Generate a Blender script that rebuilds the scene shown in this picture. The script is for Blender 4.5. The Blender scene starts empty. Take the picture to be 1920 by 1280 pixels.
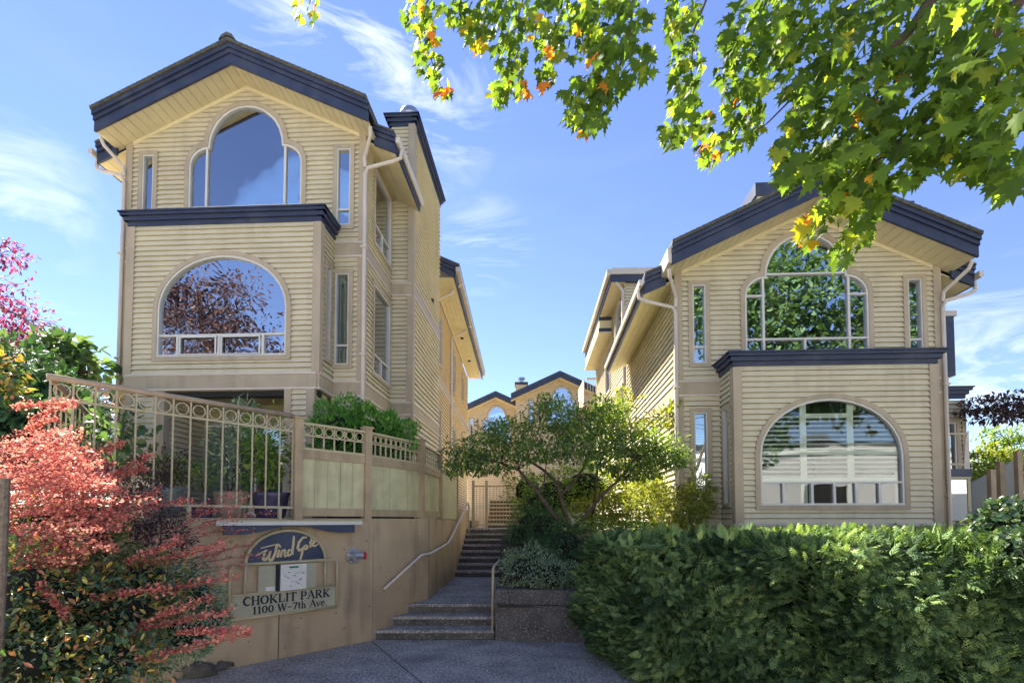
import bpy, bmesh, math, random
import numpy as np
from mathutils import Vector, Matrix
random.seed(7); rng = np.random.default_rng(7)
S = bpy.context.scene
COL = S.collection
R = math.radians

# ------------------------------------------------------------------ camera
F = 1000.0; CX = 965.0; EYE = 1.9; PITCH = R(2.4); PPY = 975 - F*math.tan(PITCH)
cam = bpy.data.cameras.new('camera'); cam_o = bpy.data.objects.new('camera', cam); COL.objects.link(cam_o)
cam.sensor_width = 36.0; cam.lens = 36.0*F/1920.0
cam.shift_x = (960-CX)/1920.0; cam.shift_y = (PPY-640)/1920.0
cam.clip_start = 0.05; cam.clip_end = 3000
cam_o.location = (0, 0, EYE); cam_o.rotation_euler = (R(90)+PITCH, 0, 0)
S.camera = cam_o

def ray(px, py):
    x = (px-CX)/F; z = -(py-PPY)/F
    c, s = math.cos(PITCH), math.sin(PITCH)
    return Vector((x, c-z*s, s+z*c))
def at(px, py, Y):
    r = ray(px, py); r = r*(Y/r.y); return Vector((r.x, Y, r.z+EYE))
def atz(px, py, z):
    r = ray(px, py); r = r*((z-EYE)/r.z); return Vector((r.x, r.y, z))

# ------------------------------------------------------------------ light
SUN_AZ, SUN_EL = -38.0, 48.0
S.view_settings.view_transform = 'Standard'; S.view_settings.look = 'None'
S.view_settings.gamma = 1.0; S.view_settings.use_curve_mapping = False
S.view_settings.exposure = 2.05
W = bpy.data.worlds.new('World'); S.world = W; W.use_nodes = True
nt = W.node_tree; nt.nodes.clear(); N = nt.nodes.new; Lk = nt.links.new
out = N('ShaderNodeOutputWorld'); bg = N('ShaderNodeBackground'); Lk(bg.outputs[0], out.inputs[0])
sky = N('ShaderNodeTexSky'); sky.sky_type = 'NISHITA'; sky.sun_disc = False
sky.sun_elevation = R(SUN_EL); sky.sun_rotation = R(SUN_AZ); sky.altitude = 50; sky.air_density = 1.0; sky.dust_density = 0.0; sky.ozone_density = 4.0
bg.inputs[1].default_value = 0.060
tc = N('ShaderNodeTexCoord')
def vmath(op, a, b=None):
    n = N('ShaderNodeVectorMath'); n.operation = op
    for i, v in enumerate((a, b)):
        if v is None: continue
        if hasattr(v, 'links') or isinstance(v, bpy.types.NodeSocket): Lk(v, n.inputs[i])
        else: n.inputs[i].default_value = v
    return n
def math_(op, a, b=None, clamp=False):
    n = N('ShaderNodeMath'); n.operation = op; n.use_clamp = clamp
    for i, v in enumerate((a, b)):
        if v is None: continue
        if isinstance(v, bpy.types.NodeSocket): Lk(v, n.inputs[i])
        else: n.inputs[i].default_value = v
    return n.outputs[0]
gen = tc.outputs['Generated']
mp = N('ShaderNodeMapping'); Lk(gen, mp.inputs[0]); mp.inputs['Rotation'].default_value = (0.3, 0.55, 0.2); mp.inputs['Scale'].default_value = (1.6, 2.0, 6.5)
nz = N('ShaderNodeTexNoise'); Lk(mp.outputs[0], nz.inputs[0]); nz.inputs['Scale'].default_value = 2.2; nz.inputs['Detail'].default_value = 9; nz.inputs['Roughness'].default_value = .62; nz.inputs['Distortion'].default_value = .9
wisp = math_('MULTIPLY', math_('SUBTRACT', nz.outputs[0], .50), 3.2, True)
total = math_('MULTIPLY', wisp, .03)
for (px, py, w, k) in [(700, 130, 12, 1.1), (650, 40, 10, .5), (15, 350, 6, .6), (55, 410, 5, .4), (915, 465, 5, .6), (870, 500, 4, .45), (1880, 650, 8, .8), (150, 650, 6, .2), (1870, 800, 8, .5)]:
    d = ray(px, py).normalized()
    dt = vmath('DOT_PRODUCT', gen, tuple(d)).outputs['Value']
    c0 = math.cos(R(w))
    m = math_('DIVIDE', math_('SUBTRACT', dt, c0), 1-c0, True)
    total = math_('ADD', total, math_('MULTIPLY', math_('MULTIPLY', m, wisp), k*.85))
total = math_('MINIMUM', total, .92)
hs = N('ShaderNodeHueSaturation'); hs.inputs['Hue'].default_value = .514; hs.inputs['Saturation'].default_value = 1.02; hs.inputs['Value'].default_value = 1.0; Lk(sky.outputs[0], hs.inputs['Color'])
mx = N('ShaderNodeMixRGB'); Lk(total, mx.inputs[0]); Lk(hs.outputs[0], mx.inputs[1]); mx.inputs[2].default_value = (6.5, 6.8, 7.2, 1)
Lk(mx.outputs[0], bg.inputs[0])
sd = bpy.data.lights.new('sun', 'SUN'); so = bpy.data.objects.new('sun', sd); COL.objects.link(so)
sd.energy = 5.0; sd.angle = R(.5); sd.color = (1, .93, .8)
sv = Vector((math.sin(R(SUN_AZ))*math.cos(R(SUN_EL)), math.cos(R(SUN_AZ))*math.cos(R(SUN_EL)), math.sin(R(SUN_EL))))
so.rotation_euler = sv.to_track_quat('Z', 'Y').to_euler(); so.location = sv*60

# ------------------------------------------------------------------ materials
def mat(name, col, rough=.7, var=.08, scale=6.0, bump=0.0, bscale=60., metal=0.0, spec=.4, col2=None, speck=None, detail=4):
    m = bpy.data.materials.new(name); m.use_nodes = True; t = m.node_tree
    b = t.nodes['Principled BSDF']; b.inputs['Roughness'].default_value = rough; b.inputs['Metallic'].default_value = metal
    b.inputs['Specular IOR Level'].default_value = spec
    g = t.nodes.new('ShaderNodeNewGeometry')
    n = t.nodes.new('ShaderNodeTexNoise'); n.inputs['Scale'].default_value = scale; n.inputs['Detail'].default_value = detail
    t.links.new(g.outputs['Position'], n.inputs['Vector'])
    cr = t.nodes.new('ShaderNodeValToRGB'); t.links.new(n.outputs[0], cr.inputs[0])
    c2 = col2 or tuple(c*(1+var) for c in col); c1 = tuple(c*(1-var) for c in col)
    if col2: c1 = col
    cr.color_ramp.elements[0].position = .32; cr.color_ramp.elements[1].position = .68
    cr.color_ramp.elements[0].color = (*c1, 1); cr.color_ramp.elements[1].color = (*c2, 1)
    last = cr.outputs[0]
    if speck:   # (colour, scale, threshold, amount)
        v = t.nodes.new('ShaderNodeTexNoise'); v.inputs['Scale'].default_value = speck[1]; v.inputs['Detail'].default_value = 2
        t.links.new(g.outputs['Position'], v.inputs['Vector'])
        r2 = t.nodes.new('ShaderNodeValToRGB'); t.links.new(v.outputs[0], r2.inputs[0])
        r2.color_ramp.elements[0].position = speck[2]; r2.color_ramp.elements[1].position = speck[2]+.06
        r2.color_ramp.elements[0].color = (0, 0, 0, 1); r2.color_ramp.elements[1].color = (speck[3],)*3+(1,)
        mxx = t.nodes.new('ShaderNodeMixRGB'); t.links.new(r2.outputs[0], mxx.inputs[0]); t.links.new(last, mxx.inputs[1]); mxx.inputs[2].default_value = (*speck[0], 1)
        last = mxx.outputs[0]
    t.links.new(last, b.inputs['Base Color'])
    if bump:
        n2 = t.nodes.new('ShaderNodeTexNoise'); n2.inputs['Scale'].default_value = bscale; n2.inputs['Detail'].default_value = 3
        t.links.new(g.outputs['Position'], n2.inputs['Vector'])
        bp = t.nodes.new('ShaderNodeBump'); bp.inputs['Strength'].default_value = bump; bp.inputs['Distance'].default_value = .01
        t.links.new(n2.outputs[0], bp.inputs['Height']); t.links.new(bp.outputs[0], b.inputs['Normal'])
    return m

def leafmat(name, cols, trans=.4, rough=.5, tcol=None, spec=.35):
    """cols: list of (position, colour) over the per-leaf random value"""
    m = bpy.data.materials.new(name); m.use_nodes = True; t = m.node_tree; t.nodes.clear()
    o = t.nodes.new('ShaderNodeOutputMaterial'); p = t.nodes.new('ShaderNodeBsdfPrincipled'); tr = t.nodes.new('ShaderNodeBsdfTranslucent'); mi = t.nodes.new('ShaderNodeMixShader')
    a = t.nodes.new('ShaderNodeAttribute'); a.attribute_name = 'rnd'
    oi = t.nodes.new('ShaderNodeObjectInfo')
    ad = t.nodes.new('ShaderNodeMath'); ad.operation = 'ADD'; t.links.new(a.outputs['Fac'], ad.inputs[0])
    ml = t.nodes.new('ShaderNodeMath'); ml.operation = 'MULTIPLY'; t.links.new(oi.outputs['Random'], ml.inputs[0]); ml.inputs[1].default_value = .0
    t.links.new(ml.outputs[0], ad.inputs[1])
    cr = t.nodes.new('ShaderNodeValToRGB'); t.links.new(ad.outputs[0], cr.inputs[0])
    el = cr.color_ramp.elements
    while len(el) < len(cols): el.new(.5)
    for e, (ps, c) in zip(el, cols): e.position = ps; e.color = (*c, 1)
    t.links.new(cr.outputs[0], p.inputs['Base Color']); p.inputs['Roughness'].default_value = rough; p.inputs['Specular IOR Level'].default_value = spec
    g = t.nodes.new('ShaderNodeMixRGB'); g.blend_type = 'MULTIPLY'; g.inputs[0].default_value = 1; t.links.new(cr.outputs[0], g.inputs[1]); g.inputs[2].default_value = (*(tcol or (1.9, 1.9, .7)), 1)
    t.links.new(g.outputs[0], tr.inputs[0]); mi.inputs[0].default_value = trans
    t.links.new(p.outputs[0], mi.inputs[1]); t.links.new(tr.outputs[0], mi.inputs[2]); t.links.new(mi.outputs[0], o.inputs[0])
    return m

def glassmat(name, refl, tint=(.8, .9, .85), rough=0.0):
    m = bpy.data.materials.new(name); m.use_nodes = True; t = m.node_tree; t.nodes.clear()
    o = t.nodes.new('ShaderNodeOutputMaterial'); gl = t.nodes.new('ShaderNodeBsdfGlossy'); tr = t.nodes.new('ShaderNodeBsdfTransparent'); mi = t.nodes.new('ShaderNodeMixShader')
    gl.inputs['Roughness'].default_value = rough; gl.inputs['Color'].default_value = (.93, .95, 1, 1); tr.inputs[0].default_value = (*tint, 1)
    fr = t.nodes.new('ShaderNodeFresnel'); fr.inputs[0].default_value = 1.5
    ad = t.nodes.new('ShaderNodeMath'); ad.operation = 'ADD'; ad.use_clamp = True; t.links.new(fr.outputs[0], ad.inputs[0]); ad.inputs[1].default_value = refl
    g = t.nodes.new('ShaderNodeNewGeometry'); n = t.nodes.new('ShaderNodeTexNoise'); n.inputs['Scale'].default_value = 1.3; n.inputs['Detail'].default_value = 1
    t.links.new(g.outputs['Position'], n.inputs['Vector'])
    bp = t.nodes.new('ShaderNodeBump'); bp.inputs['Strength'].default_value = .25; bp.inputs['Distance'].default_value = .02; t.links.new(n.outputs[0], bp.inputs['Height']); t.links.new(bp.outputs[0], gl.inputs['Normal'])
    t.links.new(ad.outputs[0], mi.inputs[0]); t.links.new(tr.outputs[0], mi.inputs[1]); t.links.new(gl.outputs[0], mi.inputs[2]); t.links.new(mi.outputs[0], o.inputs[0])
    return m

M = {}
M['siding'] = mat('siding', (.67, .605, .435), .55, .05, 3., .15, 25.)
M['siding_far'] = mat('siding_far', (.66, .53, .33), .6, .05, 3.)
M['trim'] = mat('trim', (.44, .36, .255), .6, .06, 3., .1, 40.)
M['sash'] = mat('sash', (.62, .61, .57), .4, .04, 3.)
M['navy'] = mat('navy', (.036, .046, .088), .45, .12, 4., .1, 30.)
M['soffit'] = mat('soffit', (.70, .61, .38), .6, .06, 4.)
M['gutter'] = mat('gutter', (.60, .53, .45), .4, .05, 3.)
M['shingle'] = mat('shingle', (.10, .10, .09), .9, .35, 18., .6, 60.)
M['dark'] = mat('dark', (.02, .02, .022), .8)
M['room'] = mat('room', (.10, .10, .09), .9)
M['blind'] = mat('blind', (.50, .55, .48), .6, .04)
M['shutter'] = mat('shutter', (.82, .86, .80), .5, .03)
M['glass_up'] = glassmat('glass_up', .48)
M['glass'] = glassmat('glass', .30)
M['glass_clear'] = glassmat('glass_clear', .03, (.95, .98, .95))
M['glass_bay'] = glassmat('glass_bay', .62)
M['concrete'] = mat('painted_concrete', (.47, .355, .225), .75, .10, 1.6, .35, 55., speck=((.16, .12, .08), 9., .70, .5), detail=8)
def weather(m, amount=.30, sx=5., sz=.35, col=(.10, .08, .06), seed=0.):
    """rain streaks and grime: noise stretched downwards, mixed over the paint"""
    t = m.node_tree; b = t.nodes['Principled BSDF']; src = b.inputs['Base Color'].links[0].from_socket
    g = t.nodes.new('ShaderNodeNewGeometry'); mp_ = t.nodes.new('ShaderNodeMapping'); mp_.inputs['Scale'].default_value = (sx, sx, sz); mp_.inputs['Location'].default_value = (seed, 0, 0)
    t.links.new(g.outputs['Position'], mp_.inputs[0]); n = t.nodes.new('ShaderNodeTexNoise'); n.inputs['Scale'].default_value = 1.0; n.inputs['Detail'].default_value = 6; t.links.new(mp_.outputs[0], n.inputs[0])
    n2 = t.nodes.new('ShaderNodeTexNoise'); n2.inputs['Scale'].default_value = 1.1; n2.inputs['Detail'].default_value = 5; t.links.new(g.outputs['Position'], n2.inputs[0])
    mm = t.nodes.new('ShaderNodeMath'); mm.operation = 'MULTIPLY'; t.links.new(n.outputs[0], mm.inputs[0]); t.links.new(n2.outputs[0], mm.inputs[1])
    r = t.nodes.new('ShaderNodeValToRGB'); r.color_ramp.elements[0].position = .22; r.color_ramp.elements[1].position = .42; r.color_ramp.elements[0].color = (0, 0, 0, 1); r.color_ramp.elements[1].color = (amount,)*3+(1,)
    t.links.new(mm.outputs[0], r.inputs[0]); mx_ = t.nodes.new('ShaderNodeMixRGB'); t.links.new(r.outputs[0], mx_.inputs[0]); t.links.new(src, mx_.inputs[1]); mx_.inputs[2].default_value = (*col, 1); t.links.new(mx_.outputs[0], b.inputs['Base Color'])
weather(M['concrete'], .55); weather(M['siding'], .22, 7., .5, (.28, .24, .17), 3.); weather(M['trim'], .25, 7., .6); weather(M['navy'], .35, 3., 3., (.12, .13, .16))
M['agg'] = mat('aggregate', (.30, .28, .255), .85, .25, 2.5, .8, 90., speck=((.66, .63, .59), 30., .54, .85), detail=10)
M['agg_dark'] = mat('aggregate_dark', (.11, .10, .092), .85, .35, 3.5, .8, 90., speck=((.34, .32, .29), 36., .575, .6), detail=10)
for _m in ('agg', 'agg_dark'): pass
M['far_riser'] = mat('far_riser', (.16, .11, .07), .8, .15, 6.)
M['joint'] = mat('joint', (.03, .03, .032), .9)
M['wood_green'] = mat('fence_board', (.55, .52, .31), .7, .10, 5., .25, 35.)
M['wood_tan'] = mat('fence_post', (.42, .32, .20), .65, .10, 5., .25, 35.)
M['lattice'] = mat('lattice', (.48, .42, .25), .55, .05)
M['rail'] = mat('rail', (.46, .395, .245), .4, .05, 3.)
M['rail_wood'] = mat('rail_wood', (.36, .28, .19), .6, .12, 6., .2, 40.)
M['gold'] = mat('letter_gold', (.62, .50, .28), .5, .05)
M['sign_panel'] = mat('sign_panel', (.42, .40, .28), .6, .06, 5.)
M['black_letter'] = mat('letter_black', (.02, .022, .04), .5)
M['paper'] = mat('paper', (.72, .70, .64), .5, .05)
M['green_print'] = mat('green_print', (.03, .16, .07), .6)
M['metal'] = mat('metal', (.45, .45, .48), .35, .1, 10, metal=.8)
M['red'] = mat('red_plastic', (.45, .02, .03), .35)
M['bark'] = mat('bark', (.09, .065, .05), .9, .3, 25., .8, 50.)
M['bark_grey'] = mat('bark_grey', (.16, .125, .095), .9, .3, 25., .8, 50.)
M['twig_red'] = mat('twig_red', (.25, .06, .05), .8, .2, 20.)
M['soil'] = mat('soil', (.06, .045, .03), .95, .35, 6., .8, 30.)
M['rock'] = mat('rock', (.12, .11, .09), .9, .35, 7., .8, 30.)
M['pot_purple'] = mat('pot_purple', (.07, .06, .11), .2, .3, 9., spec=.6)
M['pot_tan'] = mat('pot_tan', (.34, .27, .19), .8, .15, 9.)
M['pot_grey'] = mat('pot_grey', (.17, .19, .17), .35, .3, 8.)
M['iron'] = mat('iron', (.012, .012, .013), .5)
M['white_stucco'] = mat('white_stucco', (.66, .65, .63), .8, .05, .6)
M['street'] = mat('street', (.50, .48, .45), .9, .1, 1.)
M['lawn'] = mat('lawn', (.12, .13, .06), .95, .3, 1.5, .5, 30.)
M['stone_tan'] = mat('stone_tan', (.45, .36, .24), .8, .1, 4.)
M['frost'] = mat('frosted_panel', (.42, .44, .43), .3, .04)
M['green_wall'] = mat('porch_wall', (.40, .36, .20), .7, .06, 4.)
M['grey_siding'] = mat('grey_siding', (.30, .28, .32), .6, .06)
G = (.075, .125, .028)
M['maple'] = leafmat('maple', [(0, (.05, .09, .025)), (.5, (.095, .17, .035)), (.82, (.16, .24, .04)), (.93, (.34, .32, .04)), (.965, (.62, .26, .03)), (1, (.60, .14, .05))], .58, .5, (2.3, 2.1, .6), spec=.12)
M['hedge'] = leafmat('hedge', [(0, (.04, .075, .035)), (.35, (.12, .20, .085)), (.7, (.22, .33, .13)), (1, (.38, .48, .18))], .32, .65, (1.5, 1.5, .5), spec=.1)
M['hedge_core'] = mat('hedge_core', (.012, .016, .010), .95, .3, 12.)  # near-black: the shade inside the foliage is put into this colour
M['barberry'] = leafmat('barberry', [(0, (.46, .11, .11)), (.4, (.70, .25, .21)), (.8, (.80, .38, .26)), (1, (.74, .55, .30))], .40, .5, (1.2, 1.1, 1.0), spec=.2)
M['dogwood'] = leafmat('dogwood', [(0, (0.066, 0.121, 0.05)), (0.6, (0.132, 0.22, 0.066)), (1, (0.286, 0.374, 0.099))], .42, .45, (2.0, 1.9, .6), spec=.2)
M['dark_shrub'] = leafmat('dark_shrub', [(0, (0.026, 0.056, 0.029)), (0.7, (0.064, 0.12, 0.056)), (1, (0.16, 0.208, 0.112))], .2, .28, spec=.6)
M['mix_shrub'] = leafmat('mix_shrub', [(0, (0.043, 0.097, 0.043)), (0.6, (0.097, 0.162, 0.065)), (0.8, (0.346, 0.324, 0.065)), (0.9, (0.605, 0.216, 0.13)), (1, (0.648, 0.475, 0.086))], .25, .28, spec=.6)
M['silver_shrub'] = leafmat('silver_shrub', [(0, (0.104, 0.169, 0.104)), (0.6, (0.221, 0.312, 0.195)), (1, (0.442, 0.546, 0.338))], .2, .5)
M['bamboo'] = leafmat('bamboo', [(0, (.10, .14, .025)), (.5, (.22, .27, .04)), (1, (.40, .42, .10))], .45, .45, (1.6, 1.5, .6))
M['green_shrub'] = leafmat('green_shrub', [(0, (0.071, 0.144, 0.036)), (0.6, (0.161, 0.269, 0.054)), (1, (0.359, 0.448, 0.09))], .4, .45, (2, 1.9, .6))
M['cedar'] = leafmat('cedar', [(0, (0.041, 0.133, 0.03)), (0.6, (0.102, 0.286, 0.052)), (1, (0.245, 0.449, 0.082))], .3, .5, (2.0, 2.0, .5))
M['plum'] = leafmat('plum', [(0, (0.065, 0.023, 0.046)), (0.6, (0.169, 0.039, 0.078)), (0.9, (0.39, 0.039, 0.117)), (1, (0.468, 0.13, 0.208))], .4, .45, (1.7, 1.0, 1.2))
M['plum_dark'] = leafmat('plum_dark', [(0, (.045, .03, .035)), (.7, (.10, .065, .07)), (1, (.20, .15, .14))], .3, .5, (1.4, 1.1, 1.0), spec=.15)
M['broad'] = leafmat('broad', [(0, (.05, .10, .05)), (.6, (.10, .18, .08)), (1, (.18, .26, .13))], .3, .5, (1.7, 1.7, .7), spec=.2)
M['conifer'] = leafmat('conifer', [(0, (0.033, 0.095, 0.038)), (0.7, (0.081, 0.19, 0.075)), (1, (0.19, 0.298, 0.135))], .15, .6)

weather(M['agg'], .45, 1.3, 1.3, (.07, .065, .06), 9.); weather(M['wood_green'], .35, 9., .8, (.16, .14, .07), 2.); weather(M['wood_tan'], .35, 9., .8, (.14, .10, .06), 4.)

# ------------------------------------------------------------------ object helpers
def tag(o, label=None, cat=None, group=None, kind=None):
    if label: o['label'] = label
    if cat: o['category'] = cat
    if group: o['group'] = group
    if kind: o['kind'] = kind
    return o
def empty(name, loc=(0, 0, 0), rz=0.0, label=None, cat=None, group=None):
    o = bpy.data.objects.new(name, None); COL.objects.link(o); o.location = loc; o.rotation_euler = (0, 0, rz); o.empty_display_size = .2
    return tag(o, label, cat, group)
def link(name, me, parent=None, loc=(0, 0, 0), rz=0.0, sc=None):
    o = bpy.data.objects.new(name, me); COL.objects.link(o); o.parent = parent; o.location = loc; o.rotation_euler = (0, 0, rz)
    if sc: o.scale = sc
    return o
def pydata(name, v, f, m):
    me = bpy.data.meshes.new(name); me.from_pydata([tuple(p) for p in v], [], f); me.materials.append(m)
    bm = bmesh.new(); bm.from_mesh(me); bmesh.ops.recalc_face_normals(bm, faces=bm.faces); bm.to_mesh(me); bm.free()
    return me
_cube = {}
def unit(m, kind='box'):
    k = (m.name, kind)
    if k not in _cube:
        if kind == 'box':
            v = [(x, y, z) for x in (0, 1) for y in (0, 1) for z in (0, 1)]
            f = [(0, 1, 3, 2), (4, 6, 7, 5), (0, 4, 5, 1), (2, 3, 7, 6), (0, 2, 6, 4), (1, 5, 7, 3)]
        elif kind == 'lap':   # siding board facing -y, 1 long, 1 high: proud lower lip, undercut joint
            pr = [(.0, .02), (.0, .13), (-.048, .13), (-.050, .18), (-.012, .88), (-.012, .985), (0, .985)]
            v = [(x, y, z) for x in (0, 1) for (y, z) in pr]; n = len(pr)
            f = [(i, i+1, n+i+1, n+i) for i in range(n-1)]+[tuple(range(n-1, -1, -1)), tuple(range(n, 2*n))]
        _cube[k] = pydata(kind, v, f, m)
    return _cube[k]
class MB:
    def __init__(s): s.v = []; s.f = []
    def poly(s, pts, f): b = len(s.v); s.v += [tuple(p) for p in pts]; s.f += [tuple(b+i for i in q) for q in f]; return s
    def box(s, x0, x1, y0, y1, z0, z1):
        return s.poly([(x, y, z) for x in (x0, x1) for y in (y0, y1) for z in (z0, z1)], [(0, 1, 3, 2), (4, 6, 7, 5), (0, 4, 5, 1), (2, 3, 7, 6), (0, 2, 6, 4), (1, 5, 7, 3)])
    def ext(s, pts, y0, y1):     # polygon in xz extruded along y
        n = len(pts)
        return s.poly([(x, y0, z) for x, z in pts]+[(x, y1, z) for x, z in pts], [tuple(range(n)), tuple(range(2*n-1, n-1, -1))]+[(i, (i+1) % n, n+(i+1) % n, n+i) for i in range(n)])
    def extz(s, pts, z0, z1):
        n = len(pts)
        return s.poly([(x, y, z0) for x, y in pts]+[(x, y, z1) for x, y in pts], [tuple(range(n)), tuple(range(2*n-1, n-1, -1))]+[(i, (i+1) % n, n+(i+1) % n, n+i) for i in range(n)])
    def ring(s, o, i, y0, y1):
        n = len(o); V = [(x, y0, z) for x, z in o]+[(x, y0, z) for x, z in i]+[(x, y1, z) for x, z in o]+[(x, y1, z) for x, z in i]; f = []
        for k in range(n):
            l = (k+1) % n
            f += [(k, l, n+l, n+k), (2*n+k, 3*n+k, 3*n+l, 2*n+l), (k, 2*n+k, 2*n+l, l), (n+k, n+l, 3*n+l, 3*n+k)]
        return s.poly(V, f)
    def tube(s, pts, r, n=8, r2=None, flat=1.0):
        pts = [Vector(p) for p in pts]; rs = r if isinstance(r, (list, tuple)) else [r+(((r2 if r2 is not None else r)-r)*k/max(1, len(pts)-1)) for k in range(len(pts))]
        b = len(s.v); up = Vector((0, 0, 1))
        prev = None
        for k, p in enumerate(pts):
            d = (pts[min(k+1, len(pts)-1)]-pts[max(k-1, 0)]).normalized()
            if prev is None:
                a = d.cross(up) if abs(d.z) < .95 else d.cross(Vector((0, 1, 0)))
            else: a = prev-d*prev.dot(d)
            a.normalize(); prev = a; c = d.cross(a)
            for q in range(n):
                t = 2*math.pi*q/n; s.v.append(tuple(p+(a*math.cos(t)+c*math.sin(t)*flat)*rs[k]))
        for k in range(len(pts)-1):
            for q in range(n):
                s.f.append((b+k*n+q, b+k*n+(q+1) % n, b+(k+1)*n+(q+1) % n, b+(k+1)*n+q))
        s.f.append(tuple(b+q for q in range(n))[::-1]); s.f.append(tuple(b+(len(pts)-1)*n+q for q in range(n)))
        return s
    def lathe(s, prof, cx=0, cy=0, n=20):
        b = len(s.v)
        for r, z in prof:
            for q in range(n): t = 2*math.pi*q/n; s.v.append((cx+r*math.cos(t), cy+r*math.sin(t), z))
        for k in range(len(prof)-1):
            for q in range(n): s.f.append((b+k*n+q, b+k*n+(q+1) % n, b+(k+1)*n+(q+1) % n, b+(k+1)*n+q))
        return s
    def obj(s, name, m, parent=None, loc=(0, 0, 0), rz=0.0, smooth=False):
        me = pydata(name, s.v, s.f, m)
        if smooth:
            me.polygons.foreach_set('use_smooth', [True]*len(me.polygons))
        return link(name, me, parent, loc, rz)
def box(name, m, parent, x0, x1, y0, y1, z0, z1):
    return link(name, unit(m), parent, (x0, y0, z0), 0, (x1-x0, y1-y0, z1-z0))
def struct(o): o['kind'] = 'structure'; return o
def stuff(o): o['kind'] = 'stuff'; return o

# ------------------------------------------------------------------ leaf scatter
def scatter(name, tv, tf, P, D, Nn, sc, m, parent=None, rnd=None, jz=0.0):
    """tv: template verts (x side, y tip, z normal), P positions, D tip directions, Nn normals"""
    tv = np.asarray(tv, float); P = np.asarray(P, float); D = np.asarray(D, float); Nn = np.asarray(Nn, float); n = len(P)
    D /= np.linalg.norm(D, axis=1, keepdims=True)+1e-9
    X = np.cross(D, Nn); X /= np.linalg.norm(X, axis=1, keepdims=True)+1e-9
    Z = np.cross(X, D); sc = np.asarray(sc, float).reshape(-1, 1, 1)*np.ones((n, 1, 1))
    wv = (.6+.5*rng.random(n)).reshape(-1, 1, 1)
    V = P[:, None, :]+sc*(wv*tv[None, :, 0:1]*X[:, None, :]+tv[None, :, 1:2]*D[:, None, :]+tv[None, :, 2:3]*Z[:, None, :])
    k = len(tv); V = V.reshape(-1, 3)
    if rnd is None: rnd = rng.random(n)
    me = bpy.data.meshes.new(name)
    ls = np.array([len(f) for f in tf]); li = np.concatenate([np.array(f) for f in tf])
    me.vertices.add(n*k); me.vertices.foreach_set('co', V.astype(np.float32).ravel())
    LI = (li[None, :]+(np.arange(n)*k)[:, None]).ravel(); me.loops.add(len(LI)); me.loops.foreach_set('vertex_index', LI.astype(np.int32))
    LT = np.tile(ls, n); st = np.concatenate([[0], np.cumsum(LT)[:-1]])
    me.polygons.add(len(LT)); me.polygons.foreach_set('loop_start', st.astype(np.int32)); me.polygons.foreach_set('loop_total', LT.astype(np.int32))
    a = me.attributes.new('rnd', 'FLOAT', 'POINT'); a.data.foreach_set('value', np.repeat(np.clip(rnd, 0, 1), k).astype(np.float32))
    me.update(calc_edges=True); me.validate(); me.materials.append(m)
    o = link(name, me, parent); o['kind'] = 'stuff' if parent is not None else o.get('kind', 'stuff')
    return o
def rdir(n): v = rng.normal(size=(n, 3)); return v/np.linalg.norm(v, axis=1, keepdims=True)
LEAF_OV = ([(0, 0, 0), (.22, .35, .06), (.2, .7, .05), (0, 1, -.05), (-.2, .7, .05), (-.22, .35, .06)], [(0, 1, 2, 3), (0, 3, 4, 5)])
LEAF_RD = ([(0, 0, 0), (.36, .3, .08), (.38, .7, .06), (0, 1, -.08), (-.38, .7, .06), (-.36, .3, .08)], [(0, 1, 2, 3), (0, 3, 4, 5)])
LEAF_LONG = ([(0, 0, 0), (.08, .4, .02), (0, 1, -.12), (-.08, .4, .02)], [(0, 1, 2, 3)])
def frond():
    v = []; f = []
    def bl(p, d, w, l, dz=0):
        dx, dy = math.sin(d), math.cos(d); b = len(v); m = .45
        v.extend([(p[0], p[1], dz), (p[0]+dx*l*m-dy*w*.5, p[1]+dy*l*m+dx*w*.5, dz+.02), (p[0]+dx*l, p[1]+dy*l, dz-.05-l*.22), (p[0]+dx*l*m+dy*w*.5, p[1]+dy*l*m-dx*w*.5, dz+.02)]); f.append((b, b+1, b+2, b+3))
    bl((0, 0), 0, .09, 1.05)
    for k in range(1, 6):
        y = .06+.155*k; l = .60-.085*k
        bl((0, y), .72, .13, l); bl((0, y), -.72, .13, l)
    return v, f
FROND = frond()
def spray_tmpl():
    v = []; f = []
    def bl(x, y, d, w, l, z0):
        dx, dy = math.sin(d), math.cos(d); b = len(v)
        v.extend([(x, y, z0), (x+dx*l*.5-dy*w*.5, y+dy*l*.5+dx*w*.5, z0+.01), (x+dx*l, y+dy*l, z0-.16*l), (x+dx*l*.5+dy*w*.5, y+dy*l*.5-dx*w*.5, z0+.01)]); f.append((b, b+1, b+2, b+3))
    bl(0, .0, 0, .10, 1.05, 0)
    for k in range(4):
        y = .06+.22*k; l = .50-.09*k; z0 = -.16*(y*y)
        for sg_ in (-1, 1): bl(0, y+.05*sg_, sg_*.80, .15, l, z0)
    return v, f
SPRAY = spray_tmpl()
def maple_leaf():
    pts = [(0, .0), (.10, .02), (.30, -.10), (.27, .05), (.55, .10), (.42, .22), (.62, .42), (.30, .40), (.22, .48), (.24, .68), (.12, .66), (0, 1.0)]
    full = pts+[(-x, y) for x, y in pts[-2:0:-1]]
    v = [(0, .30, .03)]+[(x, y, -.10*abs(x)-.10*max(0, y-.4)) for x, y in full]; n = len(full)
    f = [(0, 1+i, 1+(i+1) % n) for i in range(n)]
    v += [(-.008, 0, 0), (.008, 0, 0), (.0, -.55, .03)]; f.append((n+1, n+2, n+3))
    return v, f
MAPLE = maple_leaf()

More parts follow.
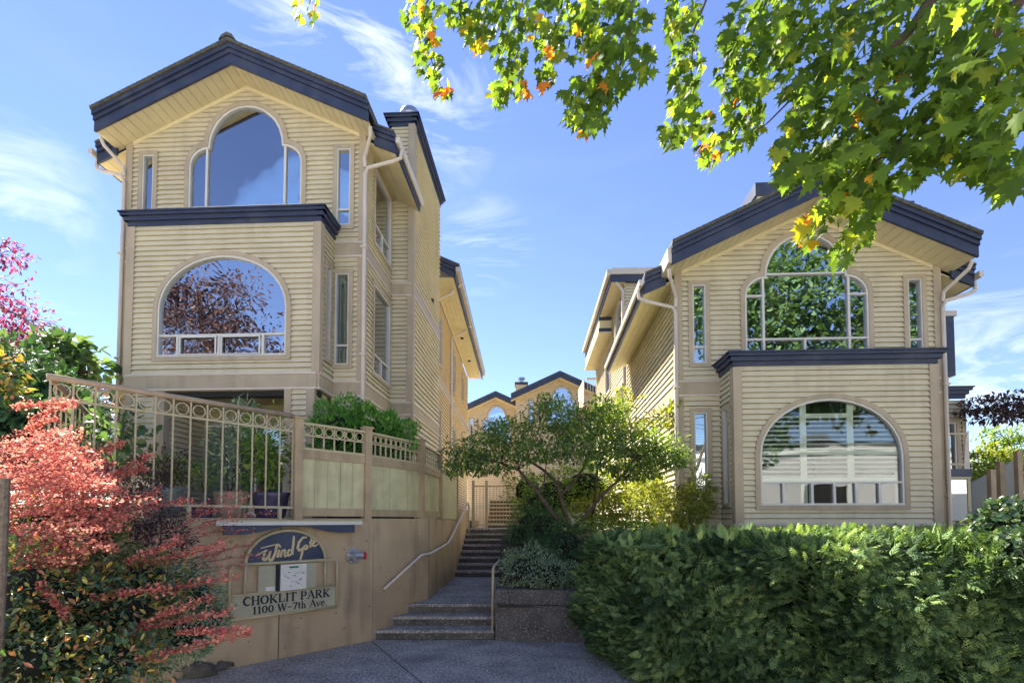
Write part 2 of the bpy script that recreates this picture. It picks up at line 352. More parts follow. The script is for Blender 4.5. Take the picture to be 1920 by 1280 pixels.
def blob_pts(blobs, n, shell=.55):
    """random points in ellipsoids, biased to the skin; returns points and outward normals"""
    vol = np.array([b[3]*b[4]*b[5] for b in blobs])**(2/3); idx = rng.choice(len(blobs), n, p=vol/vol.sum())
    B = np.array([b[:6] for b in blobs], float)[idx]
    d = rdir(n); lump = 1+.16*np.sin(d[:, 0]*7+idx)+.13*np.sin(d[:, 2]*9+idx*2)+.1*np.sin(d[:, 1]*11+idx*3)
    r = (shell+(1-shell)*rng.random(n)**.6)*lump
    P = B[:, :3]+B[:, 3:6]*d*r[:, None]; Nn = d/B[:, 3:6]; Nn /= np.linalg.norm(Nn, axis=1, keepdims=True)
    return P, Nn
def shrub(name, label, cat, blobs, n, leaf, size, m, stems=5, droop=.2, up=.5, group=None, stem_mat='bark', foliage='foliage', jit=.6, zmin=None, core=False, shell=.55):
    b0 = blobs[0]; root = empty(name, (b0[0], b0[1], b0[2]-b0[5]), 0, label, cat, group)
    P, Nn = blob_pts(blobs, n, shell)
    if zmin is not None: k = P[:, 2] > zmin; P, Nn = P[k], Nn[k]
    n = len(P); D = Nn*.7+rdir(n)*jit+np.array([0, 0, -droop]); NN = Nn*.5+rdir(n)*.5+np.array([0, 0, up])
    o = scatter(foliage, *leaf, P-np.array(root.location), D, NN, size*(.6+.7*rng.random(n)), M[m], root)
    mb = MB()
    for k in range(stems):
        b = blobs[k % len(blobs)]; a = random.uniform(0, 6.28)
        top = Vector((b[0]+.5*b[3]*math.cos(a), b[1]+.5*b[4]*math.sin(a), b[2]+.3*b[5]))-root.location; s0 = Vector((.1*math.cos(a)*b0[3], .1*math.sin(a)*b0[4], -.05))
        mid = (s0+top)*.5+Vector((random.uniform(-.1, .1), random.uniform(-.1, .1), .1))*b0[5]
        r = max(.006, .02*b0[5]); mb.tube([s0, mid, top], r, 6, r*.4)
    mb.obj('stem', M[stem_mat], root)
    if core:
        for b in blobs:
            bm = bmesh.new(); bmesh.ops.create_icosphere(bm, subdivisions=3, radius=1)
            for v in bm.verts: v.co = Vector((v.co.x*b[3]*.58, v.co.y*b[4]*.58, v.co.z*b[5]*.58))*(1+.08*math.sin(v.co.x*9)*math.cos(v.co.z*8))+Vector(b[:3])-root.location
            me = bpy.data.meshes.new('shade_core'); bm.to_mesh(me); bm.free(); me.materials.append(M['hedge_core']); link('shade_core', me, root)  # solid dark blob, stands in for the shade between the leaves
    return root

# ------------------------------------------------------------------ ground, path, steps
g = MB(); g.poly([(-300, -60, -.05), (300, -60, -.05), (300, 300, -.05), (-300, 300, -.05)], [(0, 1, 2, 3)]); struct(g.obj('ground', M['soil']))
st = MB(); st.poly([(-60, -40, -.03), (60, -40, -.03), (60, -1.2, -.03), (-60, -1.2, -.03)], [(0, 1, 2, 3)]); struct(st.obj('pavement', M['street']))
# retaining wall line A (sign wall), B, C
A1 = Vector((-2.26, 8.54)); dA = Vector((.666, .746)); 
A0 = A1-dA*3.55                      # patio corner near the left edge
B1 = Vector((-1.60, 9.86)); C1 = Vector((-1.47, 16.9))
path = MB(); path.poly([(-7, -1.0, 0), (5, -1.0, 0), (5, 8.6, 0), (-2.4, 8.6, 0), (-6, 4.4, 0)], [(0, 1, 2, 3, 4)]); path = struct(path.obj('path', M['agg']))
def strip(name, p, q, w, z, m, parent=None):
    p = Vector(p); q = Vector(q); d = (q-p).normalized(); n = Vector((-d.y, d.x))*w*.5
    mb = MB(); mb.poly([(*(p+n), z), (*(p-n), z), (*(q-n), z), (*(q+n), z)], [(0, 1, 2, 3)]); return mb.obj(name, m, parent)
j1 = strip('expansion_joint', (-2.26, 8.5), (-.05, 4.4), .014, .004, M['joint'], path)
j2 = strip('expansion_joint', (-.05, 4.4), (.6, 2.8), .014, .004, M['joint'], path)
strip('expansion_joint', (-.31, 8.58), (1.6, 8.35), .02, .004, M['joint'], path)
RISE = .15; SX = -.33
stairs = empty('steps', (-1.2, 8.6, 0)); stairs['kind'] = 'structure'
def wallx(y):
    if y < B1.y: t = (y-A1.y)/(B1.y-A1.y); return A1.x+(B1.x-A1.x)*t
    t = (y-B1.y)/(C1.y-B1.y); return B1.x+(C1.x-B1.x)*t
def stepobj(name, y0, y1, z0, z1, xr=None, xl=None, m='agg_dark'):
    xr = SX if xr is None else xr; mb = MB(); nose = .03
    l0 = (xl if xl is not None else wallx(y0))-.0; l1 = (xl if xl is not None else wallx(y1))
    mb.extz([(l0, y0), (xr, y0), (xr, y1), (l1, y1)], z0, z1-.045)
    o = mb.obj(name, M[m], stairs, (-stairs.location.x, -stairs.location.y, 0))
    t = MB(); t.extz([(l0-.02, y0-nose), (xr, y0-nose), (xr, y1), (l1, y1)], z1-.045, z1); t.obj('tread', M['soffit' if m == 'far_riser' else 'agg'], o)  # far flight: cream treads over dark risers, sunlit look put into the colours
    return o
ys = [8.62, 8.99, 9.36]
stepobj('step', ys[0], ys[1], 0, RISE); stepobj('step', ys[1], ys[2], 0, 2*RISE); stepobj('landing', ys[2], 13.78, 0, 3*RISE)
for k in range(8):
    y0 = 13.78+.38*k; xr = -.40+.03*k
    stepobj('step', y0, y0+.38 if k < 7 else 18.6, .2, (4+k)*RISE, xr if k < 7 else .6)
ZT = 11*RISE
for k in range(7):
    y0 = 18.6+.36*k; stepobj('step', y0, y0+.36 if k < 6 else 34, 1.4, ZT+RISE*(k+1), .9, -.95, 'far_riser')

# bed terrain right of the stair
bed = MB(); nx, ny = 14, 14; V = []; Fc = []
def bedz(x, y):
    t = min(1, max(0, (y-8.4)/2.2)); return .55+1.0*t*t*(3-2*t)*.95+(.05*math.sin(x*3+y*2))
for j in range(ny+1):
    for i in range(nx+1):
        x = SX+.06+(11-SX)*i/nx; y = 8.45+(20-8.45)*j/ny; V.append((x, y, bedz(x, y)-(.0 if y > 8.5 else .0)))
for j in range(ny):
    for i in range(nx): a = j*(nx+1)+i; Fc.append((a, a+1, a+nx+2, a+nx+1))
bed.poly(V, Fc); struct(bed.obj('planting_bed', M['soil']))
pw = empty('planter_wall', (.3, 8.4, 0), 0, 'dark exposed aggregate planter wall to the right of the lower steps', 'wall')
def local(mb, root, name, m, smooth=False): return mb.obj(name, m, root, tuple(-Vector(root.location)), 0, smooth)
mb = MB(); mb.extz([(SX+.02, 8.56), (1.75, 8.26), (1.75, 8.5), (SX+.3, 8.8), (SX+.3, 16.4), (SX+.02, 16.4)], 0, .56); local(mb, pw, 'wall_panel', M['agg_dark'])
mb = MB(); mb.extz([(SX+.02, 8.575), (1.75, 8.275), (1.75, 8.5), (SX+.3, 8.8), (SX+.3, 13.6), (SX+.02, 13.6)], .575, .80); local(mb, pw, 'wall_panel', M['agg_dark'])
mb = MB(); mb.extz([(SX+.04, 8.61), (1.75, 8.31), (1.75, 8.5), (SX+.28, 8.8), (SX+.28, 13.5), (SX+.04, 13.5)], .55, .58); local(mb, pw, 'joint', M['joint'])

# patio slab and terrace ground (left), rear ground
pt = MB(); q = [(A0.x-.0, A0.y+.1), (A1.x-.1, A1.y+.1), (B1.x-.15, B1.y), (C1.x-.15, 16.9), (-2.0, 30), (-30, 30), (-30, 9), (-6.6, 8.6)]
pt.extz(q, 1.55, 1.90); struct(pt.obj('patio', M['stone_tan']))
rg = MB(); rg.poly([(-40, 34, 2.7), (40, 34, 2.7), (40, 120, 2.7), (-40, 120, 2.7)], [(0, 1, 2, 3)]); struct(rg.obj('rear_courtyard', M['stone_tan']))

tw_ = MB(); tw_.box(-8, 8, 33.2, 34.0, 1.4, 2.70); tw_ = tw_.obj('terrace_wall', M['siding_far']); tag(tw_, 'low peach terrace wall below the far houses behind the gate', 'wall')
# ------------------------------------------------------------------ retaining wall with sign
def frame_of(p, q): d = (q-p); return math.atan2(d.y, d.x), d.length
angA = math.atan2(dA.y, dA.x)
rw = empty('retaining_wall', (A0.x, A0.y, 0), angA, 'painted tan concrete retaining wall carrying the sign and bending along the steps', 'wall')
LA = 3.55
mb = MB(); mb.box(-2.4, .62, 0, .2, 0, 1.93); mb.obj('wall_panel', M['concrete'], rw)
mb = MB(); mb.box(.635, 2.05, 0, .2, 0, 1.93); mb.obj('wall_panel', M['concrete'], rw)
mb = MB(); mb.box(2.065, LA-.006, 0, .2, 0, 1.93); mb.obj('wall_panel', M['concrete'], rw)
mb = MB(); mb.box(.6, 2.1, .02, .19, 0, 1.92); mb.obj('joint', M['joint'], rw)
def wseg(p, q, z0, z1, parent, name='wall_panel', m='concrete', th=.2, y=0.0, gap=.006):
    """box standing on the line p->q; thickness to the left side (away from camera/stair)"""
    Mx = Matrix.Translation((A0.x, A0.y, 0)) @ Matrix.Rotation(angA, 4, 'Z'); Mi = Mx.inverted()
    d = (q-p).normalized(); n = Vector((-d.y, d.x)); P = [p+d*gap+n*y, q-d*gap+n*y, q-d*gap+n*(y+th), p+d*gap+n*(y+th)]
    P = [Mi @ Vector((v.x, v.y, 0)) for v in P]; mb = MB(); mb.extz([(v.x, v.y) for v in P], z0, z1); return mb.obj(name, M[m], parent)
wseg(A1, B1, 0, 1.93, rw); wseg(B1, Vector((-1.53, 13.8)), 0, 1.93, rw); wseg(Vector((-1.53, 13.8)), C1, 0, 2.2, rw)
rt = random.Random(11)
for x in (.95, 1.7, 2.35, 3.0, 3.4):
    for z in (.45, 1.55):
        xx_ = x+rt.uniform(-.1, .1); zz_ = z+rt.uniform(-.1, .1); MB().ext([(xx_+.011*math.cos(k), zz_+.011*math.sin(k)) for k in (0, 1.05, 2.1, 3.14, 4.2, 5.25)], -.002, .001).obj('tie_mark', M['joint'], rw)
# shelf ledge on the wall
ld = empty('ledge', (A0.x, A0.y, 0), angA, 'pale cream ledge projecting over the navy valance above the sign', 'ledge')
sL, sR = 1.03, 3.30      # set from the photo below
def onA(px, py):
    r = ray(px, py); n = Vector((-dA.y, dA.x)); t = (A0.dot(n))/(r.x*n.x+r.y*n.y); P = r*t
    return (Vector((P.x, P.y))-A0).dot(dA), P.z+EYE
xs0, _ = onA(396, 965); xs1, zt = onA(668, 970)
box('shelf', M['lattice'], ld, xs0, xs1, -.16, .0, 1.865, 1.905)
box('shelf_lip', M['sash'], ld, xs0, xs1, -.175, -.163, 1.835, 1.885)
xv0, zv0 = onA(412, 990); xv1, zv1 = onA(655, 999)
mb = MB(); pts = [(xv0, 1.862), (xv1, 1.862)]; zb = 1.715
for k in range(0, 33):
    t = k/32; x = xv1+(xv0-xv1)*t; c = abs(t-.5)*2
    z = zb if c > .82 else zb+.105*(.5+.5*math.cos(math.pi*c/.82)); pts.append((x, z))
mb.ext(pts, -.15, -.115); mb.obj('valance', M['navy'], ld)

# the sign
sg = empty('sign', (A0.x, A0.y, 0), angA, 'arched navy and gold name sign with address board mounted on the tan retaining wall', 'sign')
def tubeA(name, pts, r, m, parent=sg, y=-.06): return MB().tube([(x, y, z) for x, z in pts], r, 8).obj(name, m, parent, smooth=True)
xa, _ = onA(428, 1100); xb, _ = onA(628, 1090); xi0, _ = onA(457, 1075); xi1, _ = onA(606, 1060)
_, zbot = onA(430, 1158); _, zmid = onA(445, 1113); _, zmid2 = onA(628, 1098); _, zarc = onA(530, 990); _, znavy = onA(530, 1052)
zbot = onA(530, 1148)[1]; zmid = onA(530, 1106)[1]; ztop = onA(530, 1053)[1]; zarc = onA(530, 994)[1]
cxs = (xi0+xi1)/2; ra = (xi1-xi0)/2; rb = zarc-ztop
def arc(x0, z0, rx, rz, a0, a1, n): return [(x0+rx*math.cos(R(a0+(a1-a0)*k/n)), z0+rz*math.sin(R(a0+(a1-a0)*k/n))) for k in range(n+1)]
tubeA('frame', arc(cxs, ztop, ra, rb, 180, 0, 28), .021, M['rail'])
tubeA('frame', [(xi0, ztop), (xi0, zmid)], .019, M['rail']); tubeA('frame', [(xi1, ztop), (xi1, zmid)], .019, M['rail'])
co = .09
tubeA('frame', [(xa, zbot)]+[(xa, ztop-co)]+arc(xa+co, ztop-co, co, co, 180, 90, 6)[1:]+arc(xb-co, ztop-co, co, co, 90, 0, 6)+[(xb, zbot)], .021, M['rail'], y=-.062)
tubeA('frame', [(xa, zmid), (xb, zmid)], .016, M['rail']); tubeA('frame', [(xa, zbot), (xb, zbot)], .021, M['rail'], y=-.061)
mb = MB(); mb.ext(arc(cxs, ztop, ra-.01, rb-.01, 180, 0, 28), -.05, -.03); mb.obj('name_panel', M['navy'], sg)
box('address_panel', M['sign_panel'], sg, xa+.02, xb-.02, -.05, -.035, zbot+.01, zmid-.01)
w = xi1-xi0
box('notice_board', M['sign_panel'], sg, xi0+.15*w, xi1-.12*w, -.052, -.03, zmid+.01, ztop-.03)
nb = box('intercom_panel', M['paper'], sg, xi0+.405*w, xi0+.735*w, -.082, -.053, zmid+.005, ztop-.03)
box('dark_edge', M['dark'], sg, xi0+.355*w, xi0+.395*w, -.078, -.053, zmid-.0, ztop-.03)
box('green_strip', M['green_print'], sg, xi0+.51*w, xi0+.63*w, -.0835, -.0825, ztop-.085, ztop-.06)
rr = random.Random(3)
for k in range(24):
    x = xi0+(.44+.25*rr.random())*w; z = zmid+.05+(ztop-zmid-.19)*rr.random(); box('printed_line', M['black_letter'], sg, x, x+.012+.025*rr.random(), -.0835, -.0825, z, z+.006)
box('notice', M['paper'], sg, xi0+.24*w, xi0+.35*w, -.056, -.053, zmid+.01, zmid+.075)
box('notice', M['paper'], sg, xi0+.65*w, xi0+.73*w, -.0865, -.0838, zmid+.012, zmid+.035)
# lettering: strokes as flat quads, sheared a little above the panels
def strokes(name, segs, ox, oz, sx, sz, m, y, h=.004, slant=0.0, rot=0.0):
    mb = MB()
    for (x0, z0, x1, z1, w0) in segs:
        p = Vector((ox+(x0+slant*z0)*sx, oz+z0*sz+x0*sx*rot)); q = Vector((ox+(x1+slant*z1)*sx, oz+z1*sz+x1*sx*rot)); d = q-p
        if d.length < 1e-5: continue
        d.normalize(); n = Vector((-d.y, d.x))*w0*.5*sx; e = d*w0*.25*sx
        mb.ext([tuple(p-e+n), tuple(p-e-n), tuple(q+e-n), tuple(q+e+n)], y-h*random.uniform(.9, 1.1), y)
    return mb.obj(name, m, sg)
T, th = .20, .08
def curve(cx, cz, rx, rz, a0, a1, w, n=8):
    P = arc(cx, cz, rx, rz, a0, a1, n); return [(*P[i], *P[i+1], w if not callable(w) else w((i+.5)/n)) for i in range(n)]
def ser(x, z, w=.3): return [(x-w/2, z, x+w/2, z, .07)]
GL = {
 'C': (.8, curve(.45, .5, .36, .47, 50, 310, lambda t: .09+.13*math.sin(math.pi*t))+[(.70, .95, .70, .66, .06)]),
 'H': (.95, [(.2, 0, .2, 1, T), (.75, 0, .75, 1, T), (.2, .5, .75, .5, th)]+ser(.2, .02)+ser(.2, .98)+ser(.75, .02)+ser(.75, .98)),
 'O': (.95, curve(.46, .5, .36, .47, 0, 360, lambda t: .08+.14*abs(math.cos(2*math.pi*t)), 14)),
 'K': (.95, [(.2, 0, .2, 1, T), (.3, .45, .75, .98, .09), (.36, .52, .78, .02, T)]+ser(.2, .02)+ser(.2, .98)+ser(.78, .02, .26)+ser(.75, .98, .24)),
 'L': (.8, [(.2, 0, .2, 1, T), (.2, .03, .7, .03, .09), (.7, .0, .7, .28, .07)]+ser(.2, .98)),
 'I': (.45, [(.22, 0, .22, 1, T)]+ser(.22, .02)+ser(.22, .98)),
 'T': (.85, [(.42, 0, .42, 1, T), (.05, .97, .8, .97, .09), (.06, .97, .06, .74, .06), (.79, .97, .79, .74, .06)]+ser(.42, .02)),
 'P': (.82, [(.2, 0, .2, 1, T), (.2, .97, .45, .97, .07), (.2, .47, .45, .47, .07)]+curve(.42, .72, .27, .25, 90, -90, lambda t: .08+.11*math.sin(math.pi*t))+ser(.2, .02)),
 'A': (.95, [(.12, .02, .46, 1, .09), (.46, 1, .82, .02, T), (.26, .35, .66, .35, .07)]+ser(.12, .02, .24)+ser(.82, .02)),
 'R': (.92, [(.2, 0, .2, 1, T), (.2, .97, .45, .97, .07), (.2, .5, .45, .5, .07), (.42, .5, .78, .02, T)]+curve(.42, .74, .26, .23, 90, -90, lambda t: .08+.11*math.sin(math.pi*t))+ser(.2, .02)+ser(.8, .02, .2)),
 '1': (.55, [(.28, 0, .28, 1, T), (.12, .8, .28, .98, .08)]+ser(.28, .02, .36)),
 '0': (.75, curve(.36, .5, .25, .47, 0, 360, lambda t: .07+.13*abs(math.cos(2*math.pi*t)), 14)),
 'W': (1.25, [(.1, 1, .36, 0, T), (.36, 0, .6, .98, .09), (.58, 1, .84, 0, T), (.84, 0, 1.1, .98, .09)]+ser(.12, .98)+ser(.6, .98)+ser(1.1, .98, .24)),
 '-': (.6, [(.05, .42, .5, .42, .12)]),
 '7': (.7, [(.08, .95, .62, .95, .11), (.62, .95, .3, 0, .17), (.09, .95, .09, .76, .06)]),
 't': (.45, [(.2, .08, .2, .92, .16), (.04, .62, .4, .62, .08), (.2, .03, .38, .05, .09)]),
 'h': (.7, [(.16, 0, .16, 1, .16), (.16, .5, .35, .64, .08), (.5, 0, .5, .5, .16), (.35, .64, .5, .5, .11)]+ser(.16, .02, .26)+ser(.5, .02, .26)),
 'v': (.62, [(.06, .64, .28, 0, .16), (.28, 0, .52, .64, .08)]+ser(.08, .63, .2)+ser(.5, .63, .18)),
 'e': (.6, curve(.3, .33, .22, .31, 0, 310, lambda t: .07+.10*math.sin(math.pi*t), 10)+[(.1, .36, .5, .36, .06)]),
 '.': (.3, [(.12, .04, .16, .04, .17)]), ' ': (.4, [])}
def write(text, x0, x1, z0, hgt, slope=0.0):
    tot = sum(GL[c][0] for c in text); sx = (x1-x0)/tot; x = x0
    for c in text:
        if GL[c][1]: strokes('letter', GL[c][1], x, z0+slope*(x-x0), sx, hgt, M['black_letter'], -.0502, rot=slope)
        x += GL[c][0]*sx
hh = zmid-zbot; ww = xb-xa
write('CHOKLIT PARK', xa+.11*ww, xa+.93*ww, zbot+.52*hh, .36*hh)
write('1100 W-7th Ave.', xa+.19*ww, xa+.90*ww, zbot+.13*hh, .30*hh)
# brush script: WindGate, coordinates over the arched panel (0..1, 0..1)
def brush(ptsets, m=M['gold']):
    mb = MB(); uw = xi1-xi0
    for pts, w0 in ptsets:
        P = [Vector((xi0+uw*(.49+(x-.5)*.84), ztop+rb*(.04+z*.78+(x-.5)*.10))) for x, z in pts]
        for k in range(len(P)-1):
            p, q = P[k], P[k+1]; d = (q-p).normalized(); n = Vector((-d.y, d.x))
            ka = w0*uw*(.55+.45*math.sin(math.pi*(k+.3)/(len(P)))); kb = w0*uw*(.55+.45*math.sin(math.pi*(k+1.3)/(len(P))))
            mb.ext([tuple(p-d*.003+n*ka*.5), tuple(p-d*.003-n*ka*.5), tuple(q+d*.003-n*kb*.5), tuple(q+d*.003+n*kb*.5)], -.0562-.0008*(k % 3), -.0502)
    return mb.obj('letter', m, sg)
B_ = .032
brush([([(.06, .34), (.13, .42), (.21, .50)], .02), ([(.19, .53), (.17, .35), (.15, .16), (.19, .12), (.24, .30), (.26, .46)], B_), ([(.26, .46), (.24, .22), (.25, .07), (.29, .12), (.33, .38), (.345, .64), (.36, .70), (.40, .62)], B_)])
brush([([(.385, .48), (.37, .30), (.36, .18)], B_)]); brush([([(.39, .58), (.40, .61)], .03)])
brush([([(.43, .46), (.415, .30), (.405, .18)], B_), ([(.415, .32), (.45, .46), (.475, .44), (.465, .28), (.47, .18), (.50, .22)], .026)])
brush([([(.57, .40), (.53, .44), (.51, .32), (.52, .20), (.56, .24), (.59, .42)], .026), ([(.60, .98), (.595, .66), (.58, .38), (.585, .24)], B_)])
brush([([(.80, .90), (.74, .90), (.68, .72), (.66, .48), (.69, .36), (.74, .46)], B_), ([(.74, .48), (.735, .28), (.70, -.06)], .028)])
brush([([(.80, .58), (.76, .54), (.76, .42), (.79, .40), (.815, .56), (.815, .42)], .024)])
brush([([(.875, .86), (.865, .62), (.86, .46)], .028), ([(.84, .68), (.93, .80)], .018)])
brush([([(.91, .60), (.97, .76), (.955, .80), (.905, .66), (.90, .52), (.94, .50), (1.0, .62)], .022)])
brush([([(.12, .60), (.24, .66), (.33, .70)], .014)])
# hose connection with capped spout on the wall
wl = empty('hose_fitting', (A0.x, A0.y, 0), angA, 'round grey hose connection with red cap on the tan wall beside the sign', 'pipe fitting')
x, z = onA(662, 1041); 
def disc(name, x, z, r, y0, y1, m, par, n=20): return MB().ext([(x+r*math.cos(2*math.pi*k/n), z+r*math.sin(2*math.pi*k/n)) for k in range(n)], y0, y1).obj(name, m, par)
wl.name = 'hose_connection'
disc('back_plate', x, z, .125, -.015, 0, M['metal'], wl); MB().tube([(x-.02, -.01, z), (x-.02, -.12, z+.0)], .07, 14).obj('body', M['metal'], wl); MB().tube([(x-.02, -.09, z), (x+.10, -.13, z)], .05, 12).obj('spout', M['metal'], wl)
MB().tube([(x+.095, -.128, z), (x+.135, -.142, z)], .055, 14).obj('cap', M['red'], wl); disc('knob', x-.03, z-.09, .022, -.05, -.01, M['metal'], wl)
# handrails
hr = empty('handrail', (A1.x, A1.y, 0), 0, 'cream tube handrail following the retaining wall beside the steps', 'handrail')
def wallpt(y, off=.09): return wallx(y)+off
hp = []
for (px, py, yy) in [(704, 1104, 8.66), (781, 1040, 9.55), (796, 1037, 9.8), (843, 1018, 11.8), (852, 1006, 12.4), (882, 942, 16.0)]:
    p = at(px, py, yy); hp.append((wallpt(yy)-A1.x, yy-A1.y, p.z))
MB().tube(hp, .026, 10).obj('rail', M['gutter'], hr, smooth=True)
for k in (0, 2, 4):
    p = Vector(hp[k])+Vector((0, .12, .01)); MB().tube([p, p+Vector((-.02, 0, -.06)), p+Vector((-.09, 0, -.06))], .008, 6).obj('bracket', M['rail'], hr)
p = Vector(hp[-1]); MB().tube([p, p+Vector((.0, .25, -.10)), p+Vector((.0, .25, -.9))], .021, 8).obj('end_post', M['rail'], hr)
hr2 = empty('handrail', (SX-.03, 8.66, 0), 0, 'cream tube handrail on the right of the steps in front of the silvery shrub', 'handrail')
MB().tube([(0, 0, .02), (.01, 0, 1.10), (.02, .05, 1.15), (.16, 2.2, 1.20), (.30, 4.6, 1.24)], .021, 8).obj('rail', M['rail'], hr2, smooth=True)
MB().tube([(.30, 4.6, .6), (.30, 4.6, 1.23)], .018, 8).obj('post', M['rail'], hr2)

# ------------------------------------------------------------------ fence panels and railing on the wall
def seg_frame(p, q): d = q-p; return math.atan2(d.y, d.x), d.length
PC = [A1-dA*1.27, A1-dA*.13, Vector((-1.72, 9.72)), Vector((-1.60, 11.35)), Vector((-1.53, 13.9))]
fc = empty('fence', (PC[0].x, PC[0].y, 1.93), 0, 'green boarded fence with tan posts and lattice top on the retaining wall', 'fence')
def fpost(p, ang, zt=1.42, z0=-.02, w=.115):
    o = MB(); o.box(-w/2, w/2, -w/2, w/2, z0, zt); po = o.obj('post', M['wood_tan'], fc, (p.x-PC[0].x, p.y-PC[0].y, 0), ang)
    c = MB(); c.box(-w/2-.02, w/2+.02, -w/2-.02, w/2+.02, zt, zt+.03); c.obj('post_cap', M['wood_tan'], po)
    for z in (.12, .36): 
        b = MB(); b.ext([(.012*math.cos(t*.785), z+.012*math.sin(t*.785)) for t in range(8)], -w/2-.008, -w/2); b.obj('bolt', M['rail_wood'], po)
zb_, zrail, zl0, zl1 = .02, .12, .95, 1.38
angs = [seg_frame(PC[i], PC[i+1])[0] for i in range(4)]
for i in range(4):
    fpost(PC[i], angs[max(0, i-1)] if i else angs[0])
fpost(PC[4], angs[3])
def circ(x, z, r, rt, y, n=14):
    mb = MB(); o = [(x+(r+rt)*math.cos(2*math.pi*k/n), z+(r+rt)*math.sin(2*math.pi*k/n)) for k in range(n)]; i = [(x+(r-rt)*math.cos(2*math.pi*k/n), z+(r-rt)*math.sin(2*math.pi*k/n)) for k in range(n)]
    mb.ring(o, i, y-.008, y+.008); return mb
for i in range(3):
    p, q = PC[i], PC[i+1]; a, L = seg_frame(p, q); fr = (p.x-PC[0].x, p.y-PC[0].y, 0)
    def fb(name, m, x0, x1, y0, y1, z0, z1):
        o = MB(); o.box(x0, x1, y0, y1, z0, z1); return o.obj(name, m, fc, fr, a)
    e0, e1 = .058, L-.058
    fb('bottom_rail', M['wood_tan'], e0, e1, -.03, .03, .03, .15); fb('middle_rail', M['wood_tan'], e0, e1, -.034, .034, .86, .99)
    fb('lattice_rail', M['lattice'], e0, e1, -.03, .03, .99, 1.02); fb('lattice_rail', M['lattice'], e0, e1, -.03, .03, 1.35, 1.385); fb('lattice_rail', M['lattice'], e0, e1, -.012, .012, 1.19, 1.212)
    nb_ = max(3, round((e1-e0)/.205)) if i == 0 else max(5, round((e1-e0)/.16)); wv = (e1-e0)/nb_
    for k in range(nb_): fb('board', M['wood_green'], e0+k*wv+.003, e0+(k+1)*wv-.003, -.012+.003*((k*7) % 3), .012, .15, .86)
    fb('backing', M['dark'], e0, e1, .014, .02, .15, .86)
    nl = 6 if i == 0 else 10 if i == 1 else 9; wl_ = (e1-e0)/nl
    for k in range(1, nl): fb('lattice_bar', M['lattice'], e0+k*wl_-.008, e0+k*wl_+.008, -.012, .012, 1.02, 1.35)
    for k in range(nl):
        if i < 2:
            cm = circ(e0+(k+.5)*wl_, 1.282, min(wl_*.42, .062), .007, 0); cm.obj('lattice_ring', M['lattice'], fc, fr, a)
# painted end panel by the top of the wall
p, q = PC[3], PC[4]; a, L = seg_frame(p, q)
o = MB(); o.box(.06, L-.06, -.03, .03, .0, 1.0); o.obj('solid_panel', M['wood_green'], fc, (p.x-PC[0].x, p.y-PC[0].y, 0), a)
o = MB(); o.box(.06, L-.06, -.04, .04, 1.0, 1.09); o.obj('middle_rail', M['wood_tan'], fc, (p.x-PC[0].x, p.y-PC[0].y, 0), a)

def railing(p, q, label, nb, zbase=1.93, ztop=3.38, zlow=2.08, ringz=True, full=True):
    a, L = seg_frame(p, q); root = empty('railing', (p.x, p.y, 0), a, label, 'railing')
    MB().tube([(-.03, 0, ztop), (L, 0, ztop)], .034, 10).obj('top_rail', M['rail_wood'], root, smooth=True)
    z2 = ztop-.22
    for nm, z, r in (('middle_rail', z2, .013), ('bottom_rail', zlow, .016)): o = MB(); o.box(0, L, -r, r, z-r, z+r); o.obj(nm, M['rail'], root)
    for k in range(nb+1):
        x = L*k/nb*.995; o = MB(); o.box(x-.0085, x+.0085, -.0085, .0085, zlow, ztop-.03); o.obj('baluster', M['rail'], root)
        if k < nb and full:
            circ(x+L/nb*.5, (z2+ztop-.035)/2, .070, .0055, 0, 16).obj('ring', M['rail'], root)
    for x in (.0, L*.5, L*.93): o = MB(); o.box(x-.02, x+.02, -.02, .02, zbase-.02, zlow); o.obj('foot_post', M['rail'], root)
    return root
Pl = Vector((-4.80, 5.46)); Pr = PC[0]-dA*.06
railing(Pl, Pr, 'cream metal railing with ring frieze and round brown top rail on the patio edge', 14)
railing(Vector((-6.5, 8.3)), Pl+Vector((-.03, .03)), 'short cream side railing running back from the far left corner of the patio', 12, full=False)

# gate behind the stairs
gt = empty('gate', (-1.3, 17.4, ZT), 0, 'tall beige metal gate and side screen at the head of the concrete steps', 'gate')
for x in (-.05, .38, 1.9): box('post', M['rail'], gt, x-.045, x+.045, -.04, .04, 0, 1.55)
for z in (.08, 1.35): box('rail', M['rail'], gt, .0, 1.9, -.015, .015, z, z+.035)
for k in range(17):
    x = .06+k*.108; box('baluster', M['rail'], gt, x-.009, x+.009, -.009, .009, .1, 1.35)

# ------------------------------------------------------------------ houses
SLOPE = .46
def arch_outline(x0, x1, zb, spring, top, d=0.0, n=20):
    c = (x0+x1)/2; rx = (x1-x0)/2-d; rz = top-spring-d
    return [(x1-d, zb+d)]+[(c+rx*math.cos(math.pi*k/n), spring+rz*math.sin(math.pi*k/n)) for k in range(n+1)]+[(x0+d, zb+d)]
def tri_outline(x0, x1, xa, xb, zb, s1, t1, top, d=0.0, n=14):
    pts = [(x1-d, zb+d)]
    rx = x1-xb; rz = t1-s1-d; b = xb-d; a = xa+d; m = 7
    pts += [(b+rx*math.cos(math.pi/2*k/m), s1+rz*math.sin(math.pi/2*k/m)) for k in range(m+1)]
    c = (xa+xb)/2; ra_ = (xb-xa)/2-d; rb_ = top-d-(t1-d)
    pts += [(c+ra_*math.cos(math.pi*k/n), t1-d+rb_*math.sin(math.pi*k/n)) for k in range(1, n)]
    rx2 = xa-x0
    pts += [(a-rx2*math.cos(math.pi/2*k/m), s1+rz*math.sin(math.pi/2*k/m)) for k in range(m, -1, -1)]
    pts += [(x0+d, zb+d)]
    return pts
